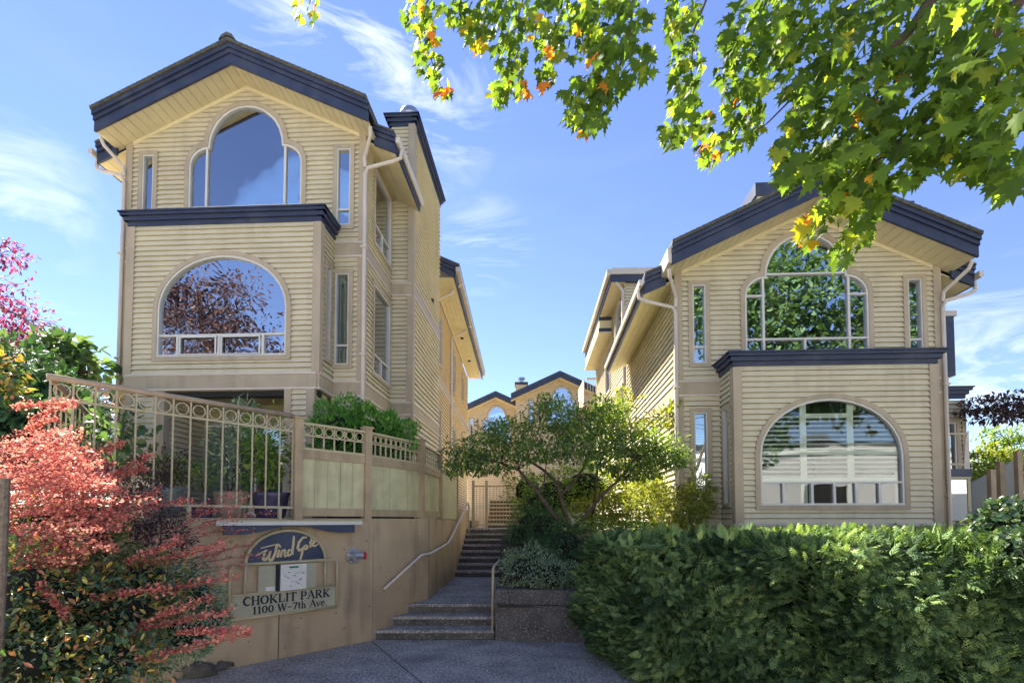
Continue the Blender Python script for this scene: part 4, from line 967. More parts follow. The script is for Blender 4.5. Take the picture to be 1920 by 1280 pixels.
for k in range(4): MB().box(-.44+.11*k, -.44+.11*(k+.95), -.1, 7.5, 9.40, 9.42).obj('soffit_board', M['soffit'], rr_)
MB().box(-.48, -.44, -.14, 7.6, 9.38, 9.60).obj('eave_board', M['navy'], rr_); MB().box(-.60, -.485, -.2, 7.6, 9.58, 9.74).obj('gutter', M['gutter'], rr_)
MB().box(-.44, 1.0, -.16, -.12, 9.38, 9.60).obj('fascia', M['navy'], rr_); MB().box(-.48, 1.0, -.22, -.165, 9.60, 9.80).obj('fascia', M['gutter'], rr_)
MB().box(-.55, 4.5, -.16, 7.5, 9.66, 9.78).obj('roof', M['shingle'], rr_)
for z in (9.2, 8.78): MB().box(-.50, 0, 2.6, 2.68, z, z+.13).obj('return_band', M['navy'], rr_)
MB().box(-.48, 0, 2.62, 7.3, 8.91, 9.2).obj('return_panel', M['soffit'], rr_)
MB().box(-.52, 0, 2.6, 7.4, 8.70, 8.78).obj('soffit', M['soffit'], rr_)
MB().tube([(-.30, -.1, 9.4), (-.1, -.12, 9.1), (-.06, -.08, 6)], .05, 8).obj('downpipe', M['gutter'], rr_)
# balcony at its far corner
bc_ = empty('balcony', (3.1, 24.2, 0), 0, 'small peach balcony with thin white rails high at the far end of the passage', 'balcony')
box('panel', M['siding_far'], bc_, .05, .10, 0, 2, 7.2, 8.35); box('floor', M['trim'], bc_, .05, 1.2, 0, 2, 7.1, 7.25)
box('top_rail', M['gutter'], bc_, .2, .9, -.04, .04, 8.35, 8.42)
for k in range(6): box('baluster', M['gutter'], bc_, .24+.12*k, .26+.12*k, -.01, .01, 7.3, 8.35)

# ---- far houses closing the court
def far_house(px, pyk, half, Y, label, wc, slim, zbase=2.7):
    p = at(px, pyk, Y); zpk = p.z-.42; root = empty('house', (p.x, Y, 0), R(-1), label, 'house')
    zwb = zbase; h = half; tri = lambda d: tri_outline(wc-1.05, wc+1.05, wc-.72, wc+.72, zpk-3.3, zpk-1.75, zpk-1.3, zpk-.45, d)
    sl = lambda d: rect_outline(slim-.2, slim+.2, zpk-3.2, zpk-1.35, d)
    wf = MB()
    siding(root, 'F', 0, -h+.35, h-.35, zwb, zpk-.02, [tri(0), sl(0)], roof=(0, zpk), mat_='siding_far', stuffy=True, pitch=.14)
    window(root, 'F', 0, tri, 'glass_up', [(wc-.7, zpk-3.2, zpk-1.3), (wc+.7, zpk-3.2, zpk-1.3)], [(wc-1, wc+1, zpk-1.4)]); window(root, 'F', 0, sl, 'glass_up')
    for xx in (-h, h):
        for (l0, l1, y) in ((0, .22, -.6), (.22, .42, -.66)): MB().ext(half_band(0, zpk, xx, l0, l1), y, y+.05).obj('fascia', M['navy'], root)
    MB().ext(roof_side(0, zpk, -h, h, .30, .45), -.62, 6).obj('roof', M['shingle'], root)
    MB().ext(roof_side(0, zpk, -h, h, .0, .03), -.56, 0).obj('soffit', M['soffit'], root)
    for sgn, f in ((-1, 'L'), (1, 'R')): siding(root, f, sgn*(h-.35), 0, 6, zwb, zpk-SLOPE*(h-.35), mat_='siding_far', stuffy=True, pitch=.14)
    MB().box(-h+.35, h-.35, 1.5, 1.6, zwb, zpk-1).obj('partition', M['room'], root)
    return root, zpk
far_house(930, 737, 2.35, 38, 'far small gabled townhouse at the end of the passage, lower of the two', 0.05, -1.75)
fh, zpk = far_house(1049, 700, 3.3, 36, 'far gabled townhouse at the end of the passage with chimney, higher of the two', .15, -1.95)
box('chimney', M['siding_far'], fh, -3.0, -2.2, .6, 1.4, zpk-2.4, zpk-.18); box('chimney_cornice', M['navy'], fh, -3.06, -2.14, .54, 1.46, zpk-.18, zpk-.0)
MB().lathe([(0, zpk), (.14, zpk), (.14, zpk+.22), (.26, zpk+.26), (.24, zpk+.4), (0, zpk+.46)], -2.6, 1.0, 12).obj('chimney_cowl', M['metal'], fh)

# ---- slender pieces right of the right house
rb = empty('house', (9.28, 11.5, 0), R(-3), 'narrow glimpse of another townhouse with navy parapets behind the right house', 'house')
MB().box(-.8, .54, .5, 5, 1.2, 6.3).obj('wall', M['siding'], rb)
MB().box(-.8, .62, .4, 5.1, 5.15, 6.5).obj('parapet', M['navy'], rb); MB().box(-.8, .66, .36, 5.1, 6.5, 6.62).obj('parapet_cap', M['gutter'], rb)
siding(rb, 'F', 0, -.7, .43, 1.2, 4.5, [rect_outline(-.42, .34, 2.6, 4.1)]); window(rb, 'F', 0, lambda d: rect_outline(-.42, .34, 2.6, 4.1, d), 'glass', blinds=.1)
MB().box(.38, .46, -.055, .02, 1.2, 4.5).obj('corner_board', M['trim'], rb)
cornice(rb, [('F', 0, -.7, .42)], 4.78); siding(rb, 'R', .43, 0, 4, 1.2, 4.5, stuffy=True)
MB().box(.05, .38, 1.3, 1.7, 6.4, 9.55).obj('chimney', M['shingle'], rb); MB().box(.0, .43, 1.25, 1.75, 9.55, 9.70).obj('chimney_cap', M['navy'], rb)
MB().box(1.75, 2.55, 3.2, 4.0, 6.5, 9.7).obj('chimney', M['siding'], hr_); MB().box(1.68, 2.62, 3.13, 4.07, 9.7, 10.0).obj('chimney_cornice', M['navy'], hr_)
bal = empty('balcony', (7.95, 10.3, 0), R(-3), 'balcony with frosted glass panel and beige posts at the right side of the right house', 'balcony')
box('post', M['rail'], bal, .78, .84, 0, .06, 1.75, 2.74); box('frosted_panel', M['frost'], bal, .10, .76, .0, .02, 1.9, 2.40); box('glass_panel', M['glass'], bal, .10, .76, .0, .02, 2.41, 2.68)
box('lower_rail', M['rail'], bal, .05, .84, -.02, .05, 2.69, 2.74); box('floor', M['trim'], bal, .0, 1.1, 0, 2.0, 1.68, 1.78); box('upper_floor', M['navy'], bal, .0, .95, .1, 1.9, 2.76, 2.90)
MB().ext([(.5, 2.55), (.95, 2.70), (.95, 2.76), (.5, 2.76)], .6, .7).obj('bracket', M['navy'], bal)
box('upper_rail', M['rail'], bal, .05, .84, .15, .19, 2.98, 3.02); box('upper_rail', M['rail'], bal, .05, .95, .15, .19, 3.58, 3.62)
MB().ext([(.84, 2.9), (.95, 2.9), (.95, 3.66), (.89, 3.5)], .15, .17).obj('screen', M['gutter'], bal)
bq = empty('barbecue', (8.3, 10.9, 2.90), 0, 'black covered barbecue on the balcony beside the right house', 'barbecue'); 
MB().box(0, .55, 0, .4, 0, .28).obj('cart', M['dark'], bq); MB().tube([(0, .2, .36), (.55, .2, .36)], .17, 12).obj('lid', M['dark'], bq)

# fence posts on the far right
fr_ = empty('fence', (9.6, 9.9, 0), 0, 'weathered panel fence with green posts among the shrubs at the far right', 'fence')
for k, (px, pyt, Y) in enumerate([(1858, 880, 10.4), (1875, 865, 11.2), (1908, 845, 11.0)]):
    p = at(px, pyt, Y)-Vector(fr_.location); box('post', M['wood_tan'], fr_, p.x-.05, p.x+.05, p.y-.05, p.y+.05, 1.0, p.z)
p0 = at(1822, 905, 11.8)-Vector(fr_.location); p1 = at(1905, 852, 11.3)-Vector(fr_.location)
MB().poly([(p0.x, p0.y, 1.2), (p1.x, p1.y, 1.2), (p1.x, p1.y, p1.z-.1), (p0.x, p0.y, p0.z-.0), (p0.x, p0.y+.04, 1.2), (p1.x, p1.y+.04, 1.2), (p1.x, p1.y+.04, p1.z-.1), (p0.x, p0.y+.04, p0.z)], [(0, 1, 2, 3), (4, 5, 6, 7), (3, 2, 6, 7)]).obj('panel', M['frost'], fr_)
# trellis posts in the passage
tr_ = empty('trellis', (2.1, 11.3, 1.5), 0, 'thin black iron trellis between the small tree and the yellow green bamboo', 'trellis')
for px in (1130, 1174): p = at(px, 905, 11.3); box('upright', M['iron'], tr_, p.x-2.1-.014, p.x-2.1+.014, -.014, .014, -.2, p.z-1.5+ (.1 if px > 1150 else -.25))
pa, pb = at(1130, 965, 11.3), at(1174, 965, 11.3); box('crossbar', M['iron'], tr_, pa.x-2.1, pb.x-2.1, -.008, .008, pa.z-1.5, pa.z-1.48)

# ------------------------------------------------------------------ across the street (seen mirrored in the windows)
bd = empty('building', (14, -17, 0), R(2), 'long low white building across the street, seen mirrored in the arched bay window', 'building')
box('wall', M['white_stucco'], bd, -45, 30, -8, 0, 0, 6.3); box('parapet', M['white_stucco'], bd, -45.2, 30.2, -8, .2, 6.3, 6.75); box('parapet_cap', M['dark'], bd, -45.3, 30.3, -8.1, .3, 6.75, 6.9)
for k in range(12): box('window', M['dark'], bd, -40+6*k, -37.5+6*k, 0, .03, 2.2, 4.2)
box('roof_unit', M['metal'], bd, 3, 4.2, -3, -2, 6.9, 7.7)
for z in (7.6, 7.9, 8.3): 
    o = MB().tube([(-45, -11, z), (0, -11, z-.5), (45, -11, z)], .02, 5).obj('overhead_wire', M['iron'])
    tag(o, {7.6: 'lowest', 7.9: 'middle', 8.3: 'highest'}[z]+' of three dark overhead street wires mirrored in the right bay window', 'wire', 'overhead street wires')

# ------------------------------------------------------------------ pots and patio plants
def pot(name, label, px, py, Y, r, h, m, ribs=0, square=False):
    p = at(px, py, Y); root = empty(name, (p.x, p.y, 1.90), 0, label, 'pot')
    if square:
        o = MB(); o.ring([(-r, 0), (r, 0), (r, h), (-r, h)], [(-r*.9, h*.05), (r*.9, h*.05), (r*.9, h*.9), (-r*.9, h*.9)], -.01, .01)
        b = MB(); n = 4; pr = [(r*.8*1.414, 0), (r*1.414, h), (r*.9*1.414, h), (r*.85*1.414, h*.85), (0, h*.85)]
        b.lathe([(0, 0)]+pr, n=4); b.v = [(x*.707-y*.707, x*.707+y*.707, z) for x, y, z in b.v]; b.obj('body', M[m], root)
    else:
        n = 28; b = MB(); b.lathe([(0, 0), (r*.72, 0), (r*.9, h*.3), (r, h*.82), (r*1.06, h*.9), (r*1.06, h), (r*.92, h), (r*.88, h*.86), (0, h*.86)], n=n)
        if ribs: b.v = [(x*(1+.035*math.cos(ribs*math.atan2(y, x))), y*(1+.035*math.cos(ribs*math.atan2(y, x))), z) for x, y, z in b.v]
        b.obj('body', M[m], root, smooth=not ribs)
    MB().lathe([(0, h*.88), (r*.85, h*.88)], n=14).obj('soil', M['soil'], root)
    return p
pot('pot', 'dark purple glazed pot behind the railing next to the tall fence post', 508, 925, 7.7, .24, .40, 'pot_purple')
pot('pot', 'ribbed tan planter behind the middle of the railing', 435, 925, 7.6, .22, .40, 'pot_tan', ribs=14)
pot('pot', 'small square dark plastic pot on the patio left of the ribbed planter', 377, 925, 7.3, .12, .24, 'pot_purple', square=True)
pot('pot', 'grey green glazed pot on the patio half hidden by the red barberry', 305, 915, 7.0, .24, .42, 'pot_grey')
def sprig(px, py, Y, rx, rz, n, leaf, size, m, label, stems=6, cat='plant', group=None, name='potted_plant', ry=None, droop=.1):
    p = at(px, py, Y); return shrub(name, label, cat, [(p.x, p.y, p.z, rx, ry or rx, rz)], n, leaf, size, m, stems, droop, .4, group, shell=.1)
sprig(500, 850, 7.7, .38, .62, 900, LEAF_OV, .085, 'green_shrub', 'leafy small tree growing in the purple pot')
sprig(432, 840, 7.6, .34, .62, 520, LEAF_OV, .07, 'silver_shrub', 'sparse tall plant growing in the ribbed tan planter')
sprig(385, 890, 7.3, .2, .2, 160, LEAF_LONG, .12, 'green_shrub', 'small strappy plant in the square dark pot')
sprig(300, 880, 7.2, .45, .28, 900, LEAF_OV, .05, 'plum_dark', 'low dark purple leaved plant in the grey green pot')
sprig(215, 815, 6.9, .48, .42, 260, LEAF_RD, .11, 'broad', 'broad leaved fig plant rising behind the left part of the railing')
sprig(320, 880, 7.6, .35, .22, 500, LEAF_OV, .07, 'green_shrub', 'green bushy plant against the porch behind the glazed pot')
sprig(455, 770, 8.2, .3, .18, 120, LEAF_LONG, .16, 'silver_shrub', 'pale star leaved plant tops in front of the dark porch beam')
# clipped cedar hedge behind the lattice
def hedge_mass(name, label, blobs, n, size, m, frondt=FROND, core=.8):
    root = shrub(name, label, 'hedge', blobs, n, frondt, size, m, 4, -.3, .2, core=True, shell=.78, jit=.35); return root
p = at(690, 822, 9.6)
hedge_mass('cedar_hedge', 'bright green rounded cedar hedge rising above the lattice fence', [(*at(640, 812, 9.3), .50, .45, .55), (*at(685, 815, 9.5), .55, .5, .5), (*at(733, 822, 9.7), .42, .5, .42)], 9000, .075, 'cedar')
box('planter_box', M['dark'], None, -3.3, -1.9, 9.35, 10.1, 1.9, 3.0).name = 'planter'
tag(bpy.data.objects['planter'], 'dark planter box holding the cedar hedge behind the lattice fence', 'planter')

# ------------------------------------------------------------------ hedge on the right
hx0, hy0, hx1, hy1 = 1.45, 5.2, 9.0, 3.2
hedge = empty('hedge', (4, 5.5, 0), 0, 'big clipped dark green cedar hedge filling the lower right', 'hedge')
def hedge_front(x): return 6.3-max(0, min(1, (x-1.5)/2.6))*2.0 if x > 1.5 else 6.3
def hz(x, y): return 1.70+.05*math.sin(x*2.1)+.04*math.sin(x*5+y*3)
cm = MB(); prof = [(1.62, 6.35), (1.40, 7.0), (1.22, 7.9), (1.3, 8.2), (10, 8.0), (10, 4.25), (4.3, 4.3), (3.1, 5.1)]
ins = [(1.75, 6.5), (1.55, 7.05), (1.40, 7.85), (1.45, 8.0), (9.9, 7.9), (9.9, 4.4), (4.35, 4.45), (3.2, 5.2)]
cm.extz(ins, .15, 1.52); cm.obj('shade_core', M['hedge_core'], hedge, tuple(-Vector(hedge.location)))  # solid dark block behind the sprays, painted as shade to darken the gaps
P = []; Dn = []
edges = [((9.9, 4.25), (4.2, 4.3)), ((4.2, 4.3), (2.9, 5.15)), ((2.9, 5.15), (1.52, 6.30)), ((1.52, 6.30), (1.26, 7.0)), ((1.26, 7.0), (1.06, 8.0))]
for (a, b), n in zip(edges, (6600, 4700, 4700, 2000, 2300)):
    a, b = np.array(a), np.array(b); t = rng.random(n); q = a+(b-a)*t[:, None]; d = (b-a)/np.linalg.norm(b-a); nn = np.array([d[1], -d[0]])
    if nn[1] > 0 and abs(nn[1]) > .4: nn = -nn
    if abs(nn[1]) <= .4: nn = np.array([-abs(nn[0]), nn[1]])
    z = .05+1.58*rng.random(n); lump = .07*np.sin(q[:, 0]*5+z*4)+.05*np.sin(z*9+q[:, 1]*6)+.07*np.sin(q[:, 0]*19+2*np.sin(z*8))*np.sin(z*16+q[:, 0]*3)
    bulge = .08*np.sin(np.clip(z/1.7, 0, 1)*np.pi)+.05-.05*np.clip((z-1.5)/.15, 0, 1)-.10*np.clip((.35-z)/.35, 0, 1)
    off = lump+bulge-.26*rng.random(n)**1.3; q = q+nn*off[:, None]
    P.append(np.c_[q, z]); Dn.append(np.tile([nn[0], nn[1], 0.], (n, 1)))
n = 10500; x = 1.3+8.6*rng.random(n)**1.2; y0 = np.interp(x, [1.2, 1.6, 2.9, 4.2, 10], [7.6, 6.35, 5.15, 4.3, 4.25]); y = y0+(8.1-y0)*rng.random(n)
P.append(np.c_[x, y, 1.61+.03*np.sin(x*2.1)+.03*np.sin(x*5+y*3)+.05*rng.random(n)-.1*np.clip(1-(y-y0)/.15, 0, 1)]); Dn.append(np.tile([0, -.15, 1.], (n, 1)))
P = np.vstack(P); Dn = np.vstack(Dn); n = len(P)
tilt = np.sin(P[:, 0]*3.1+P[:, 2]*2.3)*.5
D = Dn*.55+rdir(n)*.45+np.c_[np.zeros(n)+tilt, np.zeros(n), np.where(Dn[:, 2] > .5, .25, .05+.3*np.sin(P[:, 0]*7))]; NN = Dn*.5+rdir(n)*.45+np.array([0, -.1, .6])
vr = .38+.22*np.sin(P[:, 0]*4.3+1)*np.sin(P[:, 2]*5.1)+1.05*(rng.random(n)-.5)
scatter('foliage', *SPRAY, P-np.array(hedge.location), D, NN, (.085+.085*rng.random(n)), M['hedge'], hedge, vr)
# a few sprays standing proud
n = 260; x = 1.6+7*rng.random(n); y = 5.6+2*rng.random(n)
P = np.c_[x, y, np.full(n, 1.66)]; scatter('new_shoots', *FROND, P-np.array(hedge.location), np.c_[rng.normal(0, .4, n), rng.normal(0, .3, n), np.ones(n)], rdir(n), .12+.12*rng.random(n), M['hedge'], hedge, .5+.5*rng.random(n))
mb = MB()
for k in range(40):
    x = random.uniform(2, 9); e = np.interp(x, [1.6, 2.9, 4.2, 10], [6.35, 5.15, 4.3, 4.25])+.02; z = random.uniform(.2, 1.3); mb.tube([(x, e, z), (x+random.uniform(-.1, .1), e-.02, z+.15), (x+random.uniform(-.15, .15), e-.04, z+.32)], .005, 5)
stuff(local(mb, hedge, 'twigs', M['bark_grey']))

# ------------------------------------------------------------------ passage planting
def px_shrub(name, label, cat, items, n, leaf, size, m, **k):
    bl = []
    for (px, py, Y, rpx, rpz, ry) in items:
        p = at(px, py, Y); bl.append((p.x, p.y, p.z, rpx*Y/F, ry, rpz*Y/F))
    return shrub(name, label, cat, bl, n, leaf, size, m, **k)
px_shrub('shrub', 'silvery green small leaved shrub spilling over the planter wall beside the handrail', 'shrub', [(993, 1068, 9.0, 58, 36, .45), (1035, 1075, 8.8, 40, 32, .4), (1000, 1045, 9.5, 50, 30, .45), (1080, 1085, 8.9, 34, 30, .35)], 8500, LEAF_OV, .042, 'silver_shrub', core=True)
px_shrub('shrub', 'dark green rounded yew shrub above the silvery one beside the upper steps', 'shrub', [(1003, 985, 10.6, 52, 42, .5), (1030, 990, 10.2, 40, 40, .5), (975, 1000, 10.8, 28, 26, .4), (1060, 1015, 9.6, 46, 34, .4)], 9000, LEAF_LONG, .075, 'conifer', core=True)
px_shrub('shrub', 'mid green loose shrub behind the trunks of the small tree', 'shrub', [(1040, 930, 13.0, 60, 48, .8), (1100, 915, 13.5, 70, 50, .9), (990, 920, 14.5, 40, 40, .8), (1010, 950, 12.6, 50, 35, .6)], 7000, LEAF_OV, .085, 'green_shrub', core=True)
px_shrub('shrub', 'feathery yellow green bamboo clump against the side wall of the right house', 'shrub', [(1235, 955, 10.2, 65, 40, .4), (1290, 950, 9.9, 45, 42, .35), (1180, 965, 10.6, 50, 35, .4), (1310, 925, 9.8, 24, 40, .3), (1215, 930, 11.0, 60, 35, .4)], 5200, LEAF_LONG, .15, 'bamboo', stem_mat='rail')
px_shrub('shrub', 'tall yellow green leafy shrub behind the small tree along the right wall', 'shrub', [(1180, 900, 12.6, 50, 55, .5), (1230, 880, 12.0, 40, 50, .4), (1125, 955, 11.6, 45, 30, .5)], 3600, LEAF_OV, .10, 'bamboo')
px_shrub('shrub', 'low olive shrub at the foot of the small tree', 'shrub', [(1070, 985, 10.0, 50, 16, .4), (1120, 985, 10.2, 45, 18, .4), (1185, 990, 9.4, 60, 14, .5)], 3000, LEAF_OV, .05, 'green_shrub')

# small dogwood tree
def branch_tree(name, label, base, crown, trunks, nleaf, leaf, size, m, bark='bark', cat='tree', twn=150, layered=False, group=None, rndv=None):
    base = Vector(base); root = empty(name, base, 0, label, cat, group)
    tips = []; mbs = MB()
    for (pts, r) in trunks:
        P3 = [Vector(p)-base for p in pts]; mbs.tube(P3, r, 8, r*.35); tips += P3[1:]
    mbs.obj('trunk', M[bark], root, smooth=True)
    P, Nn = blob_pts(crown, nleaf, .25)
    Pl_ = P-np.array(base)
    tw = MB(); T_ = [tuple(t) for t in tips]
    for k in range(twn):
        q = Vector(Pl_[random.randrange(len(Pl_))]); t = min((Vector(t) for t in T_), key=lambda t: (t-q).length+(.6 if t.z > q.z+.1 else 0))
        mid = (t+q)*.5+Vector((random.uniform(-.1, .1), random.uniform(-.1, .1), random.uniform(-.05, .15)))*(q-t).length; tw.tube([t, mid, q], .012*size/.09 if size < .1 else .012, 5, .003)
    stuff(tw.obj('twigs', M[bark], root))
    n = len(P)
    D = Nn*.5+rdir(n)*.6+np.array([0, 0, -.25]); NN = rdir(n)*.45+np.array([0, 0, 1.0])
    scatter('crown', *leaf, Pl_, D, NN, size*(.6+.7*rng.random(n)), M[m], root, rndv)
    return root
YT = 10.0
def dp(px, py, Y=YT): return tuple(at(px, py, Y))
tr = [([dp(1068, 990), dp(1035, 962, 9.9), dp(1003, 915, 9.8), dp(972, 880, 9.7), dp(940, 868, 9.5), dp(905, 860, 9.3)], .045),
      ([dp(1070, 992), dp(1058, 955), dp(1045, 905, 10.1), dp(1018, 880, 10.2), dp(990, 862, 10.4), dp(950, 850, 10.6)], .045),
      ([dp(1050, 930), dp(1080, 900, 10.2), dp(1100, 865, 10.4), dp(1115, 820, 10.6)], .03),
      ([dp(1072, 992), dp(1100, 965, 9.9), dp(1130, 925, 9.8), dp(1160, 900, 9.7), dp(1190, 860, 9.6), dp(1230, 840, 9.4)], .04),
      ([dp(1010, 925, 9.8), dp(1020, 905, 9.9), dp(1024, 870, 10.0), dp(1070, 855, 10.0)], .02)]
def bpx(px, py, Y, rx, rz, ry): p = at(px, py, Y); return (p.x, p.y, p.z, rx*Y/F, ry, rz*Y/F)
crown = [bpx(1045, 785, 10.3, 75, 34, .8), bpx(960, 815, 10.0, 75, 30, .8), bpx(900, 838, 9.6, 62, 24, .7), bpx(870, 862, 9.4, 44, 22, .5), bpx(920, 870, 9.3, 60, 20, .5),
         bpx(1110, 800, 10.2, 90, 36, .9), bpx(1190, 830, 9.8, 85, 30, .8), bpx(1235, 850, 9.6, 50, 26, .6), bpx(1080, 838, 9.8, 95, 22, .8), bpx(1000, 850, 9.4, 70, 20, .6), bpx(1150, 865, 9.5, 80, 20, .6), bpx(1030, 760, 10.6, 30, 22, .4), bpx(935, 800, 10.2, 30, 16, .4), bpx(1200, 885, 9.6, 55, 16, .5), bpx(1262, 862, 9.5, 36, 16, .4), bpx(1130, 770, 10.4, 46, 26, .6), bpx(855, 880, 9.2, 30, 12, .35)]
branch_tree('small_tree', 'small spreading dogwood tree with layered crown and forked dark trunks beside the steps', at(1068, 992, YT), crown, tr, 15500, LEAF_OV, .078, 'dogwood')
cr2 = [bpx(1165, 752, 11.2, 32, 26, .4), bpx(1150, 790, 11.2, 26, 20, .4), bpx(1245, 780, 10.6, 36, 18, .4), bpx(1205, 800, 10.8, 30, 16, .4), bpx(1270, 765, 10.5, 20, 14, .3)]
branch_tree('small_tree', 'taller yellow green branches of a second small tree against the right house wall', at(1110, 985, 11.2), cr2, [([dp(1110, 985, 11.2), dp(1120, 880, 11.2), dp(1150, 800, 11.2), dp(1165, 760, 11.2)], .03), ([dp(1120, 880, 11.2), dp(1180, 830, 11.0), dp(1250, 785, 10.6)], .02)], 900, LEAF_OV, .11, 'bamboo', twn=40)

# ------------------------------------------------------------------ left background vegetation
px_shrub('conifer', 'dense dark green conifer hedge at the left edge behind the barberry', 'tree', [(30, 730, 8.0, 70, 70, 1.0), (95, 770, 8.3, 60, 60, 1.0), (20, 820, 7.6, 80, 70, 1.0), (120, 850, 8.0, 70, 60, .8)], 9000, FROND, .16, 'conifer', core=True, stem_mat='bark')
branch_tree('plum_tree', 'purple leaved plum tree rising at the left edge of the sky', at(-60, 900, 13), [bpx(0, 600, 13, 70, 70, 1.5), bpx(40, 640, 13, 60, 40, 1.5), bpx(5, 470, 13, 35, 26, .8), bpx(-70, 560, 13, 90, 110, 1.5), bpx(185, 765, 14, 40, 50, 1.0), bpx(215, 790, 14, 30, 40, .8)], [([at(-60, 900, 13), at(-55, 720, 13), at(-40, 560, 13), at(-10, 480, 13)], .10), ([at(-55, 720, 13), at(0, 650, 13), at(50, 600, 13)], .06), ([at(-55, 760, 13), at(80, 790, 13.5), at(190, 770, 14)], .05)], 5200, LEAF_OV, .12, 'plum', 'bark', twn=160)
branch_tree('fig_tree', 'green broad leaved tree beside the plum at the left', at(130, 900, 10), [bpx(130, 655, 10, 45, 28, .6), bpx(165, 690, 10, 34, 26, .5), bpx(105, 690, 10, 40, 30, .6), bpx(95, 645, 10, 26, 20, .4)], [([at(130, 900, 10), at(125, 760, 10), at(130, 670, 10)], .04), ([at(125, 760, 10), at(165, 700, 10)], .025)], 560, LEAF_RD, .20, 'broad', 'bark', twn=50)
px_shrub('shrub', 'pink and tan leaved climber at the far left above the barberry', 'shrub', [(15, 700, 6.5, 24, 30, .3), (30, 740, 6.4, 20, 18, .3)], 260, LEAF_RD, .10, 'mix_shrub')
# weathered pole at the left edge
po = at(-2, 1100, 3.2); o = MB().tube([(0, 0, 0), (.0, 0, 1.5), (0, 0, 2.15)], .034, 10).obj('wooden_stake', M['bark_grey'], None, (po.x, 3.2, 0)); tag(o, 'weathered wooden stake at the very left edge in front of the barberry', 'stake')

# barberry: arching stems set with small red leaves
bb = empty('barberry_bush', (-4.2, 4.6, 0), 0, 'large barberry bush with arching sprays of small coral red leaves', 'shrub')
P = []; D = []; stm = MB(); rv = []
def spray(p0, p1, lift, n, spread=.035, bias=0.0):
    p0, p1 = np.array(p0), np.array(p1); mid = (p0+p1)/2+np.array([0, 0, lift]); t = np.sort(rng.random(n))**.85
    q = ((1-t)**2)[:, None]*p0+(2*t*(1-t))[:, None]*mid+(t**2)[:, None]*p1
    dq = (p1-p0)/np.linalg.norm(p1-p0); P.append(q+rng.normal(0, spread*.35, (n, 3))); D.append(dq*.6+rdir(n)*.8+np.array([0, 0, .25])); rv.append(np.clip(rng.random(n)*.8+bias, 0, 1))
    pts = [((1-s_)**2)*p0+2*s_*(1-s_)*mid+s_**2*p1 for s_ in (0, .25, .5, .75, 1)]; stm.tube([Vector(v)-bb.location for v in pts], .004, 5, .0018)
for k in range(250):
    y0 = random.uniform(835, 1090) if k > 40 else random.uniform(1000, 1150); x0 = random.uniform(-90, 90); Yk = random.uniform(3.9, 5.2)
    L = random.uniform(110, 300)
    x1 = min(x0+L, float(np.interp(y0, [820, 870, 920, 980, 1040, 1100, 1160], [120, 190, 260, 310, 230, 160, 110]))*random.uniform(.72, 1.0)); y1 = y0-random.uniform(0, 42)
    if x1-x0 < 40: continue
    spray(at(x0, y0, Yk), at(x1, y1, Yk+random.uniform(-.3, .3)), random.uniform(.02, .10), int(50*(x1-x0)/150)+16, .05, bias=.0 if y0 < 1000 else .15)
for (x0, y0, x1, y1, Yk) in [(60, 790, 145, 750, 4.8), (20, 765, 140, 755, 4.7), (30, 815, 110, 780, 4.8), (120, 870, 232, 828, 4.9), (190, 900, 285, 850, 5.1), (180, 915, 272, 874, 5.1), (210, 965, 365, 935, 4.9), (200, 960, 300, 915, 5.0), (225, 1065, 338, 1010, 4.3), (230, 1070, 420, 1018, 4.4), (215, 1195, 400, 1115, 3.9), (220, 1190, 432, 1142, 3.9), (190, 1262, 470, 1182, 3.7), (330, 1185, 470, 1182, 3.7), (250, 1120, 450, 1075, 4.3), (20, 1060, 110, 1030, 4.0), (40, 1020, 200, 985, 4.2), (120, 1160, 75, 1095, 3.6), (170, 1130, 310, 1100, 3.9)]:
    for j in range(3): spray(at(x0+random.uniform(-8, 8), y0+random.uniform(-5, 5), Yk), at(x1, y1+j*4, Yk+.1), .03, 70, .045)
for k in range(26):   # thin shaded sprays near the wall
    x0 = random.uniform(250, 380); y0 = random.uniform(960, 1110); Yk = random.uniform(5.4, 6.2); spray(at(x0, y0, Yk), at(x0+random.uniform(60, 170), y0-random.uniform(10, 60), Yk+.2), .05, 40, .05)
P = np.vstack(P)-np.array(bb.location); D = np.vstack(D); rv = np.concatenate(rv); n = len(P)
scatter('foliage', *LEAF_RD, P, D, rdir(n)*.7+np.array([0, 0, .7]), .016+.017*rng.random(n), M['barberry'], bb, rv); stuff(stm.obj('stems', M['twig_red'], bb))
px_shrub('shrub', 'glossy dark green shrub with scattered yellow and red leaves below the barberry', 'shrub', [(60, 1130, 3.9, 130, 110, .5), (200, 1150, 4.2, 120, 90, .5), (20, 1240, 3.4, 130, 80, .4), (180, 1250, 3.7, 120, 60, .4), (260, 1100, 4.6, 90, 70, .5), (110, 1010, 4.8, 140, 90, .5)], 17000, LEAF_OV, .055, 'mix_shrub', core=True)
px_shrub('shrub', 'grey green small leaved shrub between the barberry and the sign', 'shrub', [(350, 1120, 5.4, 60, 60, .4), (340, 1190, 5.0, 60, 50, .4), (390, 1160, 5.6, 34, 50, .3)], 6500, LEAF_OV, .038, 'silver_shrub', core=True)
px_shrub('shrub', 'dull purple twiggy shrub under the left end of the railing', 'shrub', [(250, 960, 5.9, 80, 45, .3), (310, 1010, 5.8, 40, 45, .3), (225, 900, 6.2, 70, 30, .3)], 3600, LEAF_OV, .04, 'plum_dark', core=False)
